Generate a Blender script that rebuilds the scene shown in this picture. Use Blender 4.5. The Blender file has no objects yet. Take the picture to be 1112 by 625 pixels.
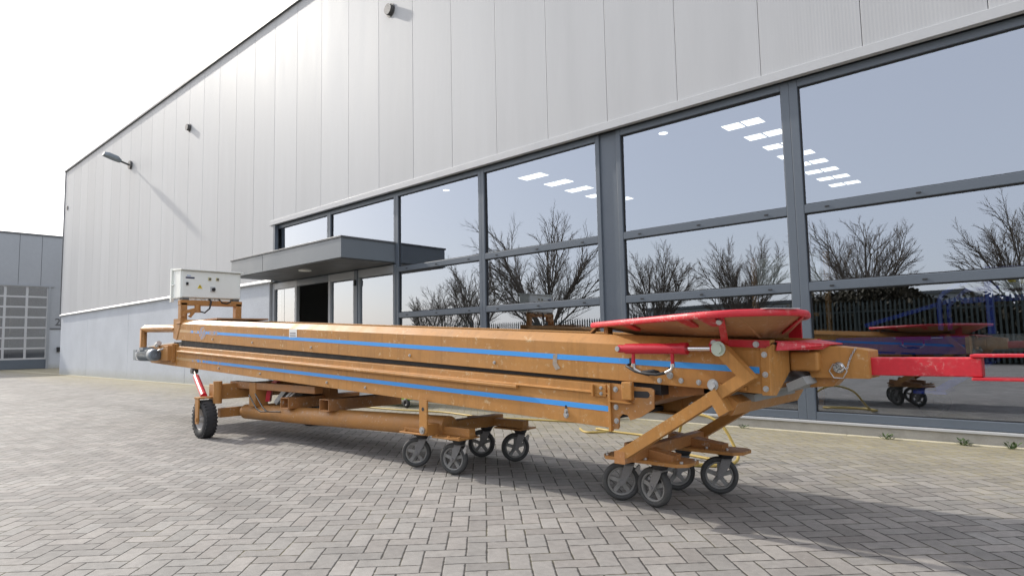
import bpy, math, random
from mathutils import Vector, Matrix
random.seed(7)
scene = bpy.context.scene
COL = scene.collection
R = math.radians

# ------------------------------------------------------------------ mesh builder
class MB:
    def __init__(s): s.v = []; s.f = []; s.sm = []
    def add(s, vs, fs, smooth=False):
        b = len(s.v); s.v += [tuple(v) for v in vs]
        s.f += [tuple(i + b for i in f) for f in fs]; s.sm += [smooth] * len(fs)
        return s
    def box(s, a, b):
        x0, x1 = sorted((a[0], b[0])); y0, y1 = sorted((a[1], b[1])); z0, z1 = sorted((a[2], b[2]))
        return s.add([(x0,y0,z0),(x1,y0,z0),(x1,y1,z0),(x0,y1,z0),(x0,y0,z1),(x1,y0,z1),(x1,y1,z1),(x0,y1,z1)],
                     [(0,3,2,1),(4,5,6,7),(0,1,5,4),(1,2,6,5),(2,3,7,6),(3,0,4,7)])
    def loft(s, A, B, smooth=False, caps=True):
        n = len(A); f = [(i, (i+1) % n, n + (i+1) % n, n + i) for i in range(n)]
        s.add(list(A) + list(B), f, smooth)
        if caps:
            s.add(list(A), [tuple(range(n))[::-1]]); s.add(list(B), [tuple(range(n))])
        return s
    def prism_xz(s, poly, y0, y1):
        return s.loft([(x, y0, z) for x, z in poly], [(x, y1, z) for x, z in poly])
    def prism_yz(s, poly, x0, x1):
        return s.loft([(x0, y, z) for y, z in poly], [(x1, y, z) for y, z in poly])
    def prism_xy(s, poly, z0, z1):
        return s.loft([(x, y, z0) for x, y in poly], [(x, y, z1) for x, y in poly])
    def bar(s, p0, p1, w, h, up=(0, 0, 1)):
        p0, p1 = Vector(p0), Vector(p1); d = (p1 - p0).normalized(); u = Vector(up)
        r = d.cross(u); r = r.normalized() if r.length > 1e-6 else Vector((1, 0, 0)); u = r.cross(d)
        o = [(-w/2, -h/2), (w/2, -h/2), (w/2, h/2), (-w/2, h/2)]
        return s.loft([p0 + r*a + u*b for a, b in o], [p1 + r*a + u*b for a, b in o])
    def cyl(s, p0, p1, r0, r1=None, n=20):
        p0, p1 = Vector(p0), Vector(p1); r1 = r0 if r1 is None else r1
        d = (p1 - p0).normalized(); a = d.orthogonal().normalized(); b = d.cross(a)
        cs = [(math.cos(2*math.pi*i/n), math.sin(2*math.pi*i/n)) for i in range(n)]
        A = [p0 + (a*c + b*q)*r0 for c, q in cs]; B = [p1 + (a*c + b*q)*r1 for c, q in cs]
        s.add(A + B, [(i, (i+1) % n, n + (i+1) % n, n + i) for i in range(n)], True)
        s.add(A, [tuple(range(n))[::-1]]); s.add(B, [tuple(range(n))])
        return s
    def tube(s, pts, r, n=8, closed=False):
        pts = [Vector(p) for p in pts]; m = len(pts); rs = r if isinstance(r, (list, tuple)) else [r]*m
        rings = []; a = None
        for i, p in enumerate(pts):
            if closed: d = pts[(i+1) % m] - pts[i-1]
            else: d = pts[min(i+1, m-1)] - pts[max(i-1, 0)]
            d.normalize()
            a = d.orthogonal().normalized() if a is None else (a - d*a.dot(d)).normalized()
            b = d.cross(a)
            rings.append([p + (a*math.cos(2*math.pi*k/n) + b*math.sin(2*math.pi*k/n))*rs[i] for k in range(n)])
        vs = [v for q in rings for v in q]; fs = []
        for i in range(m if closed else m-1):
            j = (i+1) % m
            for k in range(n):
                k2 = (k+1) % n; fs.append((i*n+k, i*n+k2, j*n+k2, j*n+k))
        s.add(vs, fs, True)
        if not closed:
            s.add(rings[0], [tuple(range(n))[::-1]]); s.add(rings[-1], [tuple(range(n))])
        return s
    def lathe(s, prof, c=(0,0,0), axis='y', n=32, closed=True):
        # prof: (radius, along-axis) pairs
        vs = []; m = len(prof)
        for i in range(n):
            t = 2*math.pi*i/n
            for r, h in prof:
                if axis == 'y': vs.append((c[0] + r*math.cos(t), c[1] + h, c[2] + r*math.sin(t)))
                elif axis == 'x': vs.append((c[0] + h, c[1] + r*math.cos(t), c[2] + r*math.sin(t)))
                else: vs.append((c[0] + r*math.cos(t), c[1] + r*math.sin(t), c[2] + h))
        fs = []
        for i in range(n):
            j = (i+1) % n
            for k in range(m if closed else m-1):
                k2 = (k+1) % m; fs.append((i*m+k, i*m+k2, j*m+k2, j*m+k))
        return s.add(vs, fs, True)
    def build(s, name, mat, parent=None, bevel=0, label=None, loc=None, seg=2):
        me = bpy.data.meshes.new(name); me.from_pydata(s.v, [], s.f)
        me.polygons.foreach_set('use_smooth', s.sm)
        import bmesh
        bm = bmesh.new(); bm.from_mesh(me); bmesh.ops.recalc_face_normals(bm, faces=bm.faces); bm.to_mesh(me); bm.free()
        me.materials.append(mat); me.update()
        o = bpy.data.objects.new(name, me); COL.objects.link(o)
        if parent is not None:
            o.parent = parent
            if loc is None:
                loc = -parent.location if parent.type == 'EMPTY' and parent.get('abs') else Vector((0,0,0))
        if loc is not None: o.location = loc
        if bevel:
            b = o.modifiers.new('bevel', 'BEVEL'); b.width = bevel; b.segments = seg; b.limit_method = 'ANGLE'; b.angle_limit = R(40)
        if label: o['label'] = label
        return o

def split(o):
    """separate pieces of one mesh become parts of their own"""
    me = o.data; n = len(me.vertices); par = list(range(n))
    def fd(i):
        while par[i] != i: par[i] = par[par[i]]; i = par[i]
        return i
    for p in me.polygons:
        v = p.vertices; a = fd(v[0])
        for q in v[1:]: par[fd(q)] = a
    isl = {}
    for i in range(n): isl.setdefault(fd(i), []).append(i)
    keys = list(isl); bb = []
    for k in keys:
        cs = [me.vertices[i].co for i in isl[k]]
        bb.append(([min(c[j] for c in cs) - .004 for j in range(3)], [max(c[j] for c in cs) + .004 for j in range(3)]))
    cl = list(range(len(keys)))
    def fc(i):
        while cl[i] != i: cl[i] = cl[cl[i]]; i = cl[i]
        return i
    for i in range(len(keys)):
        for j in range(i):
            if all(bb[i][0][k] <= bb[j][1][k] and bb[j][0][k] <= bb[i][1][k] for k in range(3)): cl[fc(i)] = fc(j)
    grp = {}
    for i, k in enumerate(keys): grp.setdefault(fc(i), []).extend(isl[k])
    if len(grp) < 2: return [o]
    out = []; base = me.name.split('.')[0]
    for g in list(grp.values()):
        idx = {v: i for i, v in enumerate(g)}; m2 = bpy.data.meshes.new(base)
        ps = [p for p in me.polygons if p.vertices[0] in idx]
        m2.from_pydata([me.vertices[v].co[:] for v in g], [], [[idx[v] for v in p.vertices] for p in ps])
        m2.polygons.foreach_set('use_smooth', [p.use_smooth for p in ps]); m2.materials.append(me.materials[0]); m2.update()
        c = o.copy(); c.data = m2; COL.objects.link(c); out.append(c)
    kids = list(o.children); nm = base
    for ch in kids: ch.parent = out[0]
    bpy.data.objects.remove(o)
    for c in out: c.name = nm
    return out
def tag(o, label=None, cat=None, group=None, kind=None):
    if label: o['label'] = label
    if cat: o['category'] = cat
    if group: o['group'] = group
    if kind: o['kind'] = kind
    return o
def thing(name, loc, label, cat, group=None):
    o = bpy.data.objects.new(name, None); o.empty_display_size = .2; COL.objects.link(o)
    o.location = loc; o['abs'] = 1
    return tag(o, label, cat, group)
def copy_tree(o, parent=None):
    c = o.copy(); COL.objects.link(c)
    if parent is not None: c.parent = parent
    for ch in o.children: copy_tree(ch, c)
    return c

# ------------------------------------------------------------------ materials
class NT:
    def __init__(s, name):
        s.m = bpy.data.materials.new(name); s.m.use_nodes = True; s.t = s.m.node_tree
        s.t.nodes.clear(); s.out = s.t.nodes.new('ShaderNodeOutputMaterial')
    def n(s, typ, **kw):
        q = s.t.nodes.new(typ)
        for k, v in kw.items(): setattr(q, k, v)
        return q
    def l(s, a, b): s.t.links.new(a, b)
    def setin(s, sock, v):
        if isinstance(v, bpy.types.NodeSocket): s.l(v, sock)
        else: sock.default_value = v
    def math(s, op, a, b=None, c=None, clamp=False):
        q = s.n('ShaderNodeMath', operation=op, use_clamp=clamp)
        for i, v in enumerate((a, b, c)):
            if v is not None: s.setin(q.inputs[i], v)
        return q.outputs[0]
    def mix(s, f, a, b):
        q = s.n('ShaderNodeMix', data_type='RGBA'); s.setin(q.inputs[0], f)
        for i, v in ((6, a), (7, b)):
            s.setin(q.inputs[i], v if isinstance(v, bpy.types.NodeSocket) else (*v, 1) if len(v) == 3 else v)
        return q.outputs[2]
    def scale(s, colr, f):
        q = s.n('ShaderNodeVectorMath', operation='SCALE'); s.setin(q.inputs[0], colr); s.setin(q.inputs[3], f); return q.outputs[0]
    def noise(s, vec, scale, detail=4, rough=.55, out=0):
        q = s.n('ShaderNodeTexNoise'); s.l(vec, q.inputs['Vector']); q.inputs['Scale'].default_value = scale
        q.inputs['Detail'].default_value = detail; q.inputs['Roughness'].default_value = rough; return q.outputs[out]
    def ramp(s, v, lo, hi, a=0., b=1.):
        q = s.n('ShaderNodeMapRange', clamp=True); s.setin(q.inputs[0], v)
        for i, x in enumerate((lo, hi, a, b)): q.inputs[i+1].default_value = x
        return q.outputs[0]
    def coords(s, scale=None, which='Object'):
        c = s.n('ShaderNodeTexCoord').outputs[which]
        if scale:
            mp = s.n('ShaderNodeMapping'); s.l(c, mp.inputs[0]); mp.inputs['Scale'].default_value = scale; c = mp.outputs[0]
        return c
    def principled(s, col, rough=.5, metal=0., bump=None, dist=.002, strength=1., coat=0., spec=.5):
        p = s.n('ShaderNodeBsdfPrincipled')
        s.setin(p.inputs['Base Color'], col if isinstance(col, bpy.types.NodeSocket) else (*col, 1))
        s.setin(p.inputs['Roughness'], rough); s.setin(p.inputs['Metallic'], metal)
        p.inputs['Coat Weight'].default_value = coat; p.inputs['Specular IOR Level'].default_value = spec
        if bump is not None:
            b = s.n('ShaderNodeBump'); s.l(bump, b.inputs['Height']); b.inputs['Distance'].default_value = dist
            b.inputs['Strength'].default_value = strength; s.l(b.outputs[0], p.inputs['Normal'])
        s.l(p.outputs[0], s.out.inputs[0]); return p

def paint(name, col, rough=.42, var=.18, scale=6, dirt=None, metal=0., wear=0., wearcol=(.5,.42,.33), bump=.0006, stretch=None, spec=.5, streak=0.):
    k = NT(name); c = k.coords(stretch)
    n1 = k.noise(c, scale); n2 = k.noise(c, scale*9, 3)
    f = k.math('ADD', 1 - var, k.math('MULTIPLY', n1, 2*var)); f = k.math('MULTIPLY', f, k.ramp(n2, .2, .8, 1-var*.4, 1+var*.4))
    cc = k.scale((*col,), f)
    if dirt:
        cc = k.mix(k.ramp(k.noise(c, scale*.6, 6, .65), .5, .78, 0, .65), cc, dirt)
    if streak:      # run-down dirt and rubbed patches on the sheet metal
        sv = k.noise(k.coords((26, 26, 1.6)), 1.0, 4, .6); pv = k.noise(k.coords((1.1, 1.1, 3.)), 1.0, 4, .6)
        cc = k.mix(k.math('MULTIPLY', k.ramp(sv, .52, .72), streak*2.2), cc, tuple(c_*.55 for c_ in col))
        cc = k.mix(k.math('MULTIPLY', k.ramp(pv, .5, .75), .35), cc, tuple(min(1, c_*1.15 + .05) for c_ in col))
    if wear:
        w = k.ramp(k.noise(c, scale*5, 7, .7), .64 - wear*.12, .70 - wear*.1)
        w = k.math('MULTIPLY', w, k.ramp(k.noise(c, scale*.9, 2), .45, .6))
        cc = k.mix(w, cc, wearcol)
    k.principled(cc, k.ramp(n1, .3, .7, rough-.08, rough+.1), metal, n2, bump, .6, spec=spec)
    return k.m

m_orange = paint('orange_paint', (.43, .202, .052), .52, .16, 5, (.33, .165, .055), wear=.6, streak=.2, wearcol=(.52,.36,.19), spec=.32)
m_orange_fr = paint('orange_paint_frame', (.40, .185, .048), .55, .15, 7, (.24, .13, .06), wear=.5)
m_dish = paint('hopper_paint', (.40, .20, .085), .6, .25, 5, (.30, .15, .09), wear=.7, wearcol=(.5,.33,.22))
m_orange_old = paint('orange_paint_worn', (.36, .16, .05), .55, .3, 6, (.22, .15, .1), wear=.6)
m_red = paint('red_paint', (.56, .018, .03), .42, .2, 7, (.36, .06, .05), wear=.95, wearcol=(.6,.25,.22))
m_redcyl = paint('red_cylinder_paint', (.50, .014, .03), .33, .1, 9)
m_steel = paint('zinc_steel', (.55, .55, .54), .35, .15, 20, metal=.9)
m_chrome = paint('chrome_rod', (.8, .8, .8), .12, .04, 10, metal=1.)
m_darkmetal = paint('dark_cast_metal', (.10, .098, .095), .5, .3, 20, (.12,.11,.1), metal=.2)
m_black = paint('black_rubber', (.022, .022, .023), .6, .3, 15)
m_tyre = paint('tyre_rubber', (.028, .028, .029), .75, .3, 12, (.085,.08,.073))
m_castertyre = paint('caster_rubber', (.05, .05, .048), .7, .25, 16, (.11,.105,.095))
m_rim = paint('caster_rim', (.23, .225, .21), .6, .3, 22, (.10,.093,.085))
m_fork = paint('caster_fork', (.21, .205, .20), .5, .2, 20, (.12,.11,.10), metal=.3)
m_rimsteel = paint('wheel_rim', (.45, .43, .40), .45, .2, 16, (.25,.22,.2))
m_cabinet = paint('cabinet_enamel', (.76, .78, .73), .4, .04, 4)
m_motor = paint('motor_grey', (.20, .23, .25), .45, .2, 10)
m_navy = paint('navy_label', (.012, .016, .06), .5, .1, 10)
m_pale = paint('pale_label', (.75, .75, .72), .5, .06, 10)
m_yellow = paint('yellow_label', (.72, .55, .04), .5, .06, 10)
m_frame = paint('anthracite_frame', (.105, .125, .148), .38, .06, 3)
m_frame2 = paint('grey_door_frame', (.30, .315, .33), .4, .06, 3)
m_canopy = paint('canopy_panel', (.155, .175, .19), .38, .05, 2)
m_canopy_side = m_canopy
m_soffit = paint('soffit', (.10, .10, .105), .5, .08, 2)
m_flash = paint('light_flashing', (.47, .475, .475), .45, .06, 3, (.5,.5,.48))
m_coping = paint('coping', (.10, .105, .11), .45, .08, 3)
m_hose = paint('yellow_hose', (.46, .33, .08), .5, .15, 12)
m_green = paint('green_paint', (.22, .42, .03), .45, .15, 8)
m_blue = paint('blue_paint', (.05, .10, .58), .4, .15, 5)
m_canvas = paint('grey_canvas', (.30, .31, .30), .8, .15, 14)
m_conc_in = paint('interior_wall', (.20, .20, .20), .8, .1, 2)
m_floor_in = paint('interior_floor', (.16, .16, .155), .35, .1, 2)
m_bark = paint('bark', (.14, .115, .09), .9, .3, 4)
m_fence = paint('fence_steel', (.045, .06, .055), .5, .2, 4)
m_leafdark = paint('hedge_leaf', (.062, .052, .030), .8, .5, 1.5)
m_weed = paint('weed_leaf', (.06, .10, .025), .7, .3, 12)
m_far = paint('far_cladding', (.33, .345, .36), .5, .08, .6)

def emit(name, col, s):
    k = NT(name); e = k.n('ShaderNodeEmission'); e.inputs[0].default_value = (*col, 1); e.inputs[1].default_value = s
    k.l(e.outputs[0], k.out.inputs[0]); return k.m
m_lamp = emit('lit_panel', (1., .96, .88), 2.3)

def glass(name, base, tint, gt=(.93,.95,1.), rough=0.):
    k = NT(name)
    fr = k.n('ShaderNodeLayerWeight'); fr.inputs[0].default_value = .5
    cosv = k.math('SUBTRACT', 1., fr.outputs['Facing'])
    sch = k.math('POWER', k.math('SUBTRACT', 1., cosv), 3.6)
    f = k.math('ADD', base, k.math('MULTIPLY', 1-base, sch), clamp=True)
    geo = k.n('ShaderNodeNewGeometry')
    f = k.math('MULTIPLY', f, k.math('SUBTRACT', 1., geo.outputs['Backfacing']))
    tr = k.n('ShaderNodeBsdfTransparent'); tr.inputs[0].default_value = (*tint, 1)
    gl = k.n('ShaderNodeBsdfGlossy'); gl.inputs['Color'].default_value = (*gt, 1); gl.inputs['Roughness'].default_value = rough
    # slight pane waviness
    b = k.n('ShaderNodeBump'); k.l(k.noise(k.coords((.7,.7,.7)), 1.2, 1), b.inputs['Height']); b.inputs['Distance'].default_value = .003; b.inputs['Strength'].default_value = .25
    k.l(b.outputs[0], gl.inputs['Normal'])
    mx = k.n('ShaderNodeMixShader'); k.l(f, mx.inputs[0]); k.l(tr.outputs[0], mx.inputs[1]); k.l(gl.outputs[0], mx.inputs[2])
    k.l(mx.outputs[0], k.out.inputs[0]); return k.m
m_glass = glass('coated_glass', .37, (.78, .81, .81), (.86, .915, 1.))
m_glass2 = glass('door_glass', .25, (.45, .47, .48))

def stripe_mat():
    k = NT('blue_stripe'); c = k.coords(); sep = k.n('ShaderNodeSeparateXYZ'); k.l(c, sep.inputs[0])
    end = k.ramp(sep.outputs[0], -9.2, -7.9, .30, -.04)
    w = k.ramp(k.math('ADD', k.noise(c, 16, 6, .65), end), .63, .69)
    w2 = k.ramp(k.noise(c, 60, 4, .7), .66, .74)
    cc = k.mix(k.math('MAXIMUM', w, k.math('MULTIPLY', w2, .6)), (.05, .31, .74), (.50, .30, .12))
    k.principled(cc, .42); return k.m
m_stripe = stripe_mat()

def cladding_mat():
    k = NT('ribbed_cladding'); c = k.coords()
    sep = k.n('ShaderNodeSeparateXYZ'); k.l(c, sep.inputs[0])
    ridge = k.math('SINE', k.math('MULTIPLY', sep.outputs[0], 2*math.pi/.036))
    rib = k.ramp(ridge, -.5, .5)
    st = k.noise(k.coords((1.2, 1, .12)), 1.6, 5, .6)
    pan = k.n('ShaderNodeTexWhiteNoise', noise_dimensions='1D')
    k.l(k.math('FLOOR', k.math('DIVIDE', k.math('ADD', sep.outputs[0], 14.65), 1.087)), pan.inputs['W'])
    f = k.math('MULTIPLY', k.ramp(st, .3, .7, .93, 1.04), k.ramp(pan.outputs[0], 0, 1, .96, 1.03))
    k.principled(k.scale((.475, .478, .476), f), k.ramp(st, .3, .7, .52, .60), .05, rib, .0008, .4, spec=.3)
    return k.m
m_clad = cladding_mat()

def concrete_mat():
    k = NT('washed_concrete'); c = k.coords()
    n1 = k.noise(c, 90, 3, .7); n2 = k.noise(c, .8, 5); n3 = k.noise(c, 14, 4)
    sep = k.n('ShaderNodeSeparateXYZ'); k.l(c, sep.inputs[0])
    f = k.math('MULTIPLY', k.ramp(n1, .3, .7, .78, 1.18), k.ramp(n2, .3, .7, .92, 1.06))
    cc = k.scale((.50, .525, .555), f)
    foot = k.math('MULTIPLY', k.ramp(k.math('ADD', sep.outputs[2], k.math('MULTIPLY', n3, .35)), .22, .5, 1, 0), .5)
    cc = k.mix(foot, cc, (.33, .32, .24))
    k.principled(cc, .85, 0, n1, .004, .6); return k.m
m_conc = concrete_mat()
m_sill = paint('sill_concrete', (.36, .345, .31), .85, .15, 8, (.22,.21,.17))
m_kerb = paint('kerb_concrete', (.55, .50, .36), .85, .2, 5, (.35,.31,.16))

def paving_mat():
    k = NT('herringbone_paving'); w = .1055
    mp = k.n('ShaderNodeMapping'); k.l(k.n('ShaderNodeTexCoord').outputs['Object'], mp.inputs[0])
    mp.inputs['Rotation'].default_value = (0, 0, R(45)); mp.inputs['Scale'].default_value = (1/w, 1/w, 1/w)
    raw = k.n('ShaderNodeTexCoord').outputs['Object']
    # small laying irregularity
    wob = k.n('ShaderNodeVectorMath', operation='SCALE'); nn = k.n('ShaderNodeTexNoise'); k.l(raw, nn.inputs['Vector']); nn.inputs['Scale'].default_value = 5.; nn.inputs['Detail'].default_value = 2
    sb = k.n('ShaderNodeVectorMath', operation='SUBTRACT'); k.l(nn.outputs['Color'], sb.inputs[0]); sb.inputs[1].default_value = (.5,.5,.5)
    k.l(sb.outputs[0], wob.inputs[0]); wob.inputs[3].default_value = .09
    ad = k.n('ShaderNodeVectorMath', operation='ADD'); k.l(mp.outputs[0], ad.inputs[0]); k.l(wob.outputs[0], ad.inputs[1])
    sep = k.n('ShaderNodeSeparateXYZ'); k.l(ad.outputs[0], sep.inputs[0]); u, v = sep.outputs[0], sep.outputs[1]
    i, j = k.math('FLOOR', u), k.math('FLOOR', v); fu, fv = k.math('SUBTRACT', u, i), k.math('SUBTRACT', v, j)
    q = k.math('FLOORED_MODULO', k.math('SUBTRACT', i, j), 4.)
    def eq(a): return k.math('COMPARE', q, float(a), .25)
    is1, is2, hor = eq(1), eq(2), k.math('LESS_THAN', q, 1.5)
    lx = k.math('ADD', fu, is1); ly = k.math('ADD', fv, is2)
    dl = lambda a, L: k.math('MINIMUM', a, k.math('SUBTRACT', L, a))
    L_u = k.math('ADD', 1., hor); L_v = k.math('SUBTRACT', 2., hor)
    d = k.math('MINIMUM', dl(lx, L_u), dl(ly, L_v))
    bid = k.n('ShaderNodeCombineXYZ'); k.l(k.math('SUBTRACT', i, is1), bid.inputs[0]); k.l(k.math('SUBTRACT', j, is2), bid.inputs[1])
    wn = k.n('ShaderNodeTexWhiteNoise', noise_dimensions='2D'); k.l(bid.outputs[0], wn.inputs['Vector'])
    wc = k.n('ShaderNodeSeparateColor'); k.l(wn.outputs['Color'], wc.inputs[0])
    grain = k.noise(raw, 260, 2, .7); mid = k.noise(raw, 22, 5, .65); big = k.noise(raw, .55, 5, .6); pat = k.noise(raw, 2.6, 5, .62)
    dj = k.math('ADD', d, k.math('MULTIPLY', k.math('SUBTRACT', mid, .5), .10))
    joint = k.ramp(dj, .020, .054, 1., 0.)
    f = k.math('MULTIPLY', k.ramp(wc.outputs[0], 0, 1, .82, 1.12), k.ramp(grain, .25, .75, .74, 1.24))
    f = k.math('MULTIPLY', f, k.ramp(mid, .3, .7, .86, 1.1)); f = k.math('MULTIPLY', f, k.ramp(big, .3, .7, .88, 1.12))
    f = k.math('MULTIPLY', f, k.ramp(pat, .3, .72, .9, 1.08))
    base = k.mix(wc.outputs[1], (.305, .283, .257), (.284, .271, .249)); cc = k.scale(base, f)
    # rolled-in tyre tracks and old drip stains
    tk = k.noise(k.coords((.05, .9, 1)), 1.3, 3, .5); cc = k.scale(cc, k.ramp(tk, .42, .62, .93, 1.05))
    st = k.n('ShaderNodeTexVoronoi'); k.l(k.coords((.45, .45, 1)), st.inputs['Vector']); st.inputs['Scale'].default_value = 1.; 
    stain = k.math('MULTIPLY', k.ramp(k.math('ADD', st.outputs['Distance'], k.math('MULTIPLY', k.math('SUBTRACT', mid, .5), .12)), .05, .13, 1, 0), .38)
    cc = k.mix(stain, cc, (.13, .12, .11))
    # pale lichen specks
    sp = k.n('ShaderNodeTexVoronoi'); k.l(raw, sp.inputs['Vector']); sp.inputs['Scale'].default_value = 17
    spots = k.math('MULTIPLY', k.ramp(sp.outputs['Distance'], .10, .16, 1, 0), k.ramp(k.noise(raw, 1.9, 3), .56, .66))
    cc = k.mix(k.math('MULTIPLY', spots, .5), cc, (.46, .45, .43))
    # moss and dry grass towards the building wall
    rs = k.n('ShaderNodeSeparateXYZ'); k.l(raw, rs.inputs[0])
    near = k.ramp(k.math('ADD', rs.outputs[1], k.math('MULTIPLY', k.math('SUBTRACT', pat, .5), 3.)), 4.9, 7.2)
    moss = k.math('MULTIPLY', near, k.ramp(mid, .38, .60, .15, .85))
    cc = k.mix(moss, cc, (.31, .265, .14))
    jc = k.mix(k.ramp(pat, .5, .68), (.036, .033, .028), (.085, .075, .035))
    jc = k.mix(near, jc, (.24, .20, .08))
    cc = k.mix(k.math('MULTIPLY', joint, .93), cc, jc)
    h = k.math('ADD', k.ramp(dj, .0, .07), k.math('ADD', k.math('MULTIPLY', grain, .12), k.math('MULTIPLY', wc.outputs[2], .22)))
    k.principled(cc, .82, 0, h, .0045, .75, spec=.3); return k.m
m_pave = paving_mat()

def grass_mat():
    k = NT('verge_grass'); c = k.coords(); n = k.noise(c, 3, 6, .7)
    k.principled(k.mix(k.ramp(n, .3, .7), (.05, .065, .02), (.11, .10, .045)), .9, 0, n, .05); return k.m
m_grass = grass_mat()

# ------------------------------------------------------------------ camera
f_px, W, H = 688.0, 1112., 625.
pitch, roll, yaw = .08447, -.01983, -.73935
fwd = Vector((math.sin(yaw)*math.cos(pitch), math.cos(yaw)*math.cos(pitch), math.sin(pitch)))
rt = Vector((math.cos(yaw), -math.sin(yaw), 0)); up = rt.cross(fwd)
r2 = rt*math.cos(roll) + up*math.sin(roll); u2 = -rt*math.sin(roll) + up*math.cos(roll)
cam = bpy.data.cameras.new('camera'); co = bpy.data.objects.new('camera', cam); COL.objects.link(co)
cam.sensor_width = 36; cam.lens = f_px*36/W; cam.clip_end = 3000; cam.clip_start = .05
co.matrix_world = Matrix(((r2.x, u2.x, -fwd.x, 0), (r2.y, u2.y, -fwd.y, 0), (r2.z, u2.z, -fwd.z, 1.06), (0, 0, 0, 1)))
scene.camera = co

# ------------------------------------------------------------------ light
el, az = R(29.5), R(8)          # sun low over the left end of the yard, almost along the wall
d = Vector((math.cos(el)*math.cos(az), math.cos(el)*math.sin(az), -math.sin(el)))
sun = bpy.data.lights.new('sun', 'SUN'); sun.energy = 2.8; sun.angle = R(1.5); sun.color = (1., .95, .87)
so = bpy.data.objects.new('sun', sun); COL.objects.link(so); so.rotation_euler = d.to_track_quat('-Z', 'Y').to_euler()
wd = bpy.data.worlds.new('World'); scene.world = wd; wd.use_nodes = True; nt = wd.node_tree; nt.nodes.clear()
wo = nt.nodes.new('ShaderNodeOutputWorld'); bg = nt.nodes.new('ShaderNodeBackground'); sky = nt.nodes.new('ShaderNodeTexSky')
sky.sky_type = 'NISHITA'; sky.sun_disc = False; sky.sun_elevation = el; sky.sun_rotation = math.atan2(-d.x, -d.y)
sky.altitude = 0; sky.air_density = 1.0; sky.dust_density = 2.2; sky.ozone_density = 1.5
hz = nt.nodes.new('ShaderNodeMix'); hz.data_type = 'RGBA'; hz.inputs[0].default_value = .62   # thin bright haze over the clear sky
hz.inputs[7].default_value = (7.6, 7.7, 8.3, 1); nt.links.new(sky.outputs[0], hz.inputs[6]); nt.links.new(hz.outputs[2], bg.inputs[0]); bg.inputs[1].default_value = .15; nt.links.new(bg.outputs[0], wo.inputs[0])
scene.view_settings.view_transform = 'Standard'; scene.view_settings.look = 'None'; scene.view_settings.gamma = 1
scene.view_settings.exposure = .54
scene.cycles.max_bounces = 8; scene.cycles.transparent_max_bounces = 12; scene.cycles.use_denoising = True
scene.cycles.sample_clamp_indirect = 8

# ------------------------------------------------------------------ ground
def sheet(name, x0, y0, x1, y1, z, mat):
    b = MB(); b.add([(x0,y0,z),(x1,y0,z),(x1,y1,z),(x0,y1,z)], [(0,1,2,3)]); return tag(b.build(name, mat), kind='structure')
sheet('terrain', -900, -900, 900, 900, -.012, m_grass)
sheet('ground', -75, -12.6, 60, 60, 0, m_pave)
kb = MB(); x = -60.
while x < 12:
    kb.box((x, 7.40, -.05), (x + .994, 7.458, .006 + random.uniform(0, .003))); x += 1.0
tag(kb.build('kerb', m_kerb, bevel=.004), kind='structure')

# ------------------------------------------------------------------ main building
YF = 7.506; YC = 7.42
XL, XR = -34.6, 9.0
bld = thing('commercial_building', (-12, 7.6, 0), 'big pale grey ribbed metal clad hall with a long dark framed glass front', 'building')
b = MB(); x0 = -14.65 - 19*1.087
while x0 < XR:
    x1 = x0 + 1.087; a, c = max(x0, XL) + .003, x1 - .003
    zb = 4.14 if x1 > -14.6 else 2.70
    if c > a + .02: b.box((a, YC, zb), (c, YC + .06, 9.28))
    x0 = x1
b.build('cladding', m_clad, bld, bevel=.004)
b = MB(); b.box((XL + .01, YC + .061, 2.68), (-14.66, YC + .5, 9.26)); b.box((-14.66, YC + .061, 4.10), (XR, YC + .5, 9.26))
b.build('wall', m_coping, bld)
b = MB(); b.box((XL - .03, YC - .06, 9.28), (XR, YC + .3, 9.345)); b.box((XL - .03, YC - .03, 2.68), (XL, YC + .25, 9.28)); b.build('roof_edge', m_coping, bld)
b = MB(); b.box((XL, YC + .3, 9.1), (XR, 36, 9.27)); b.build('roof', m_conc_in, bld)
b = MB(); xs = [XL + .02, -30.4, -25.3, -20.1, -14.86]
for a, c in zip(xs, xs[1:]): b.box((a + .006, YC + .03, -.1), (c - .006, YC + .33, 2.62))
b.build('plinth', m_conc, bld, bevel=.006)
b = MB(); b.box((XL + .05, YC + .34, 0), (-14.9, YC + .45, 2.62)); b.build('plinth_backing', m_coping, bld)
b = MB(); b.prism_yz([(YC - .05, 2.615), (YC - .05, 2.645), (YC + .002, 2.70), (YC + .06, 2.70), (YC + .06, 2.615)], XL, -14.66)
b.build('flashing', m_flash, bld, bevel=.004)
b = MB(); b.prism_yz([(YC - .03, 4.02), (YC - .03, 4.13), (YC - .002, 4.142), (YC + .05, 4.142), (YC + .05, 4.02)], -14.78, XR)
b.build('flashing', m_flash, bld, bevel=.004)
b = MB(); b.box((-14.645, YC - .004, 2.62), (-14.56, YC + .08, 4.018)); b.build('jamb', m_frame, bld)
b = MB(); b.box((-9.9, YF - .03, -.1), (XR, YF + .3, .102)); b.build('sill', m_sill, bld, bevel=.006)
b = MB(); b.box((-9.9, YF - .055, .104), (XR, YF - .005, .128)); b.build('flashing', m_flash, bld, bevel=.002)

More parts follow.
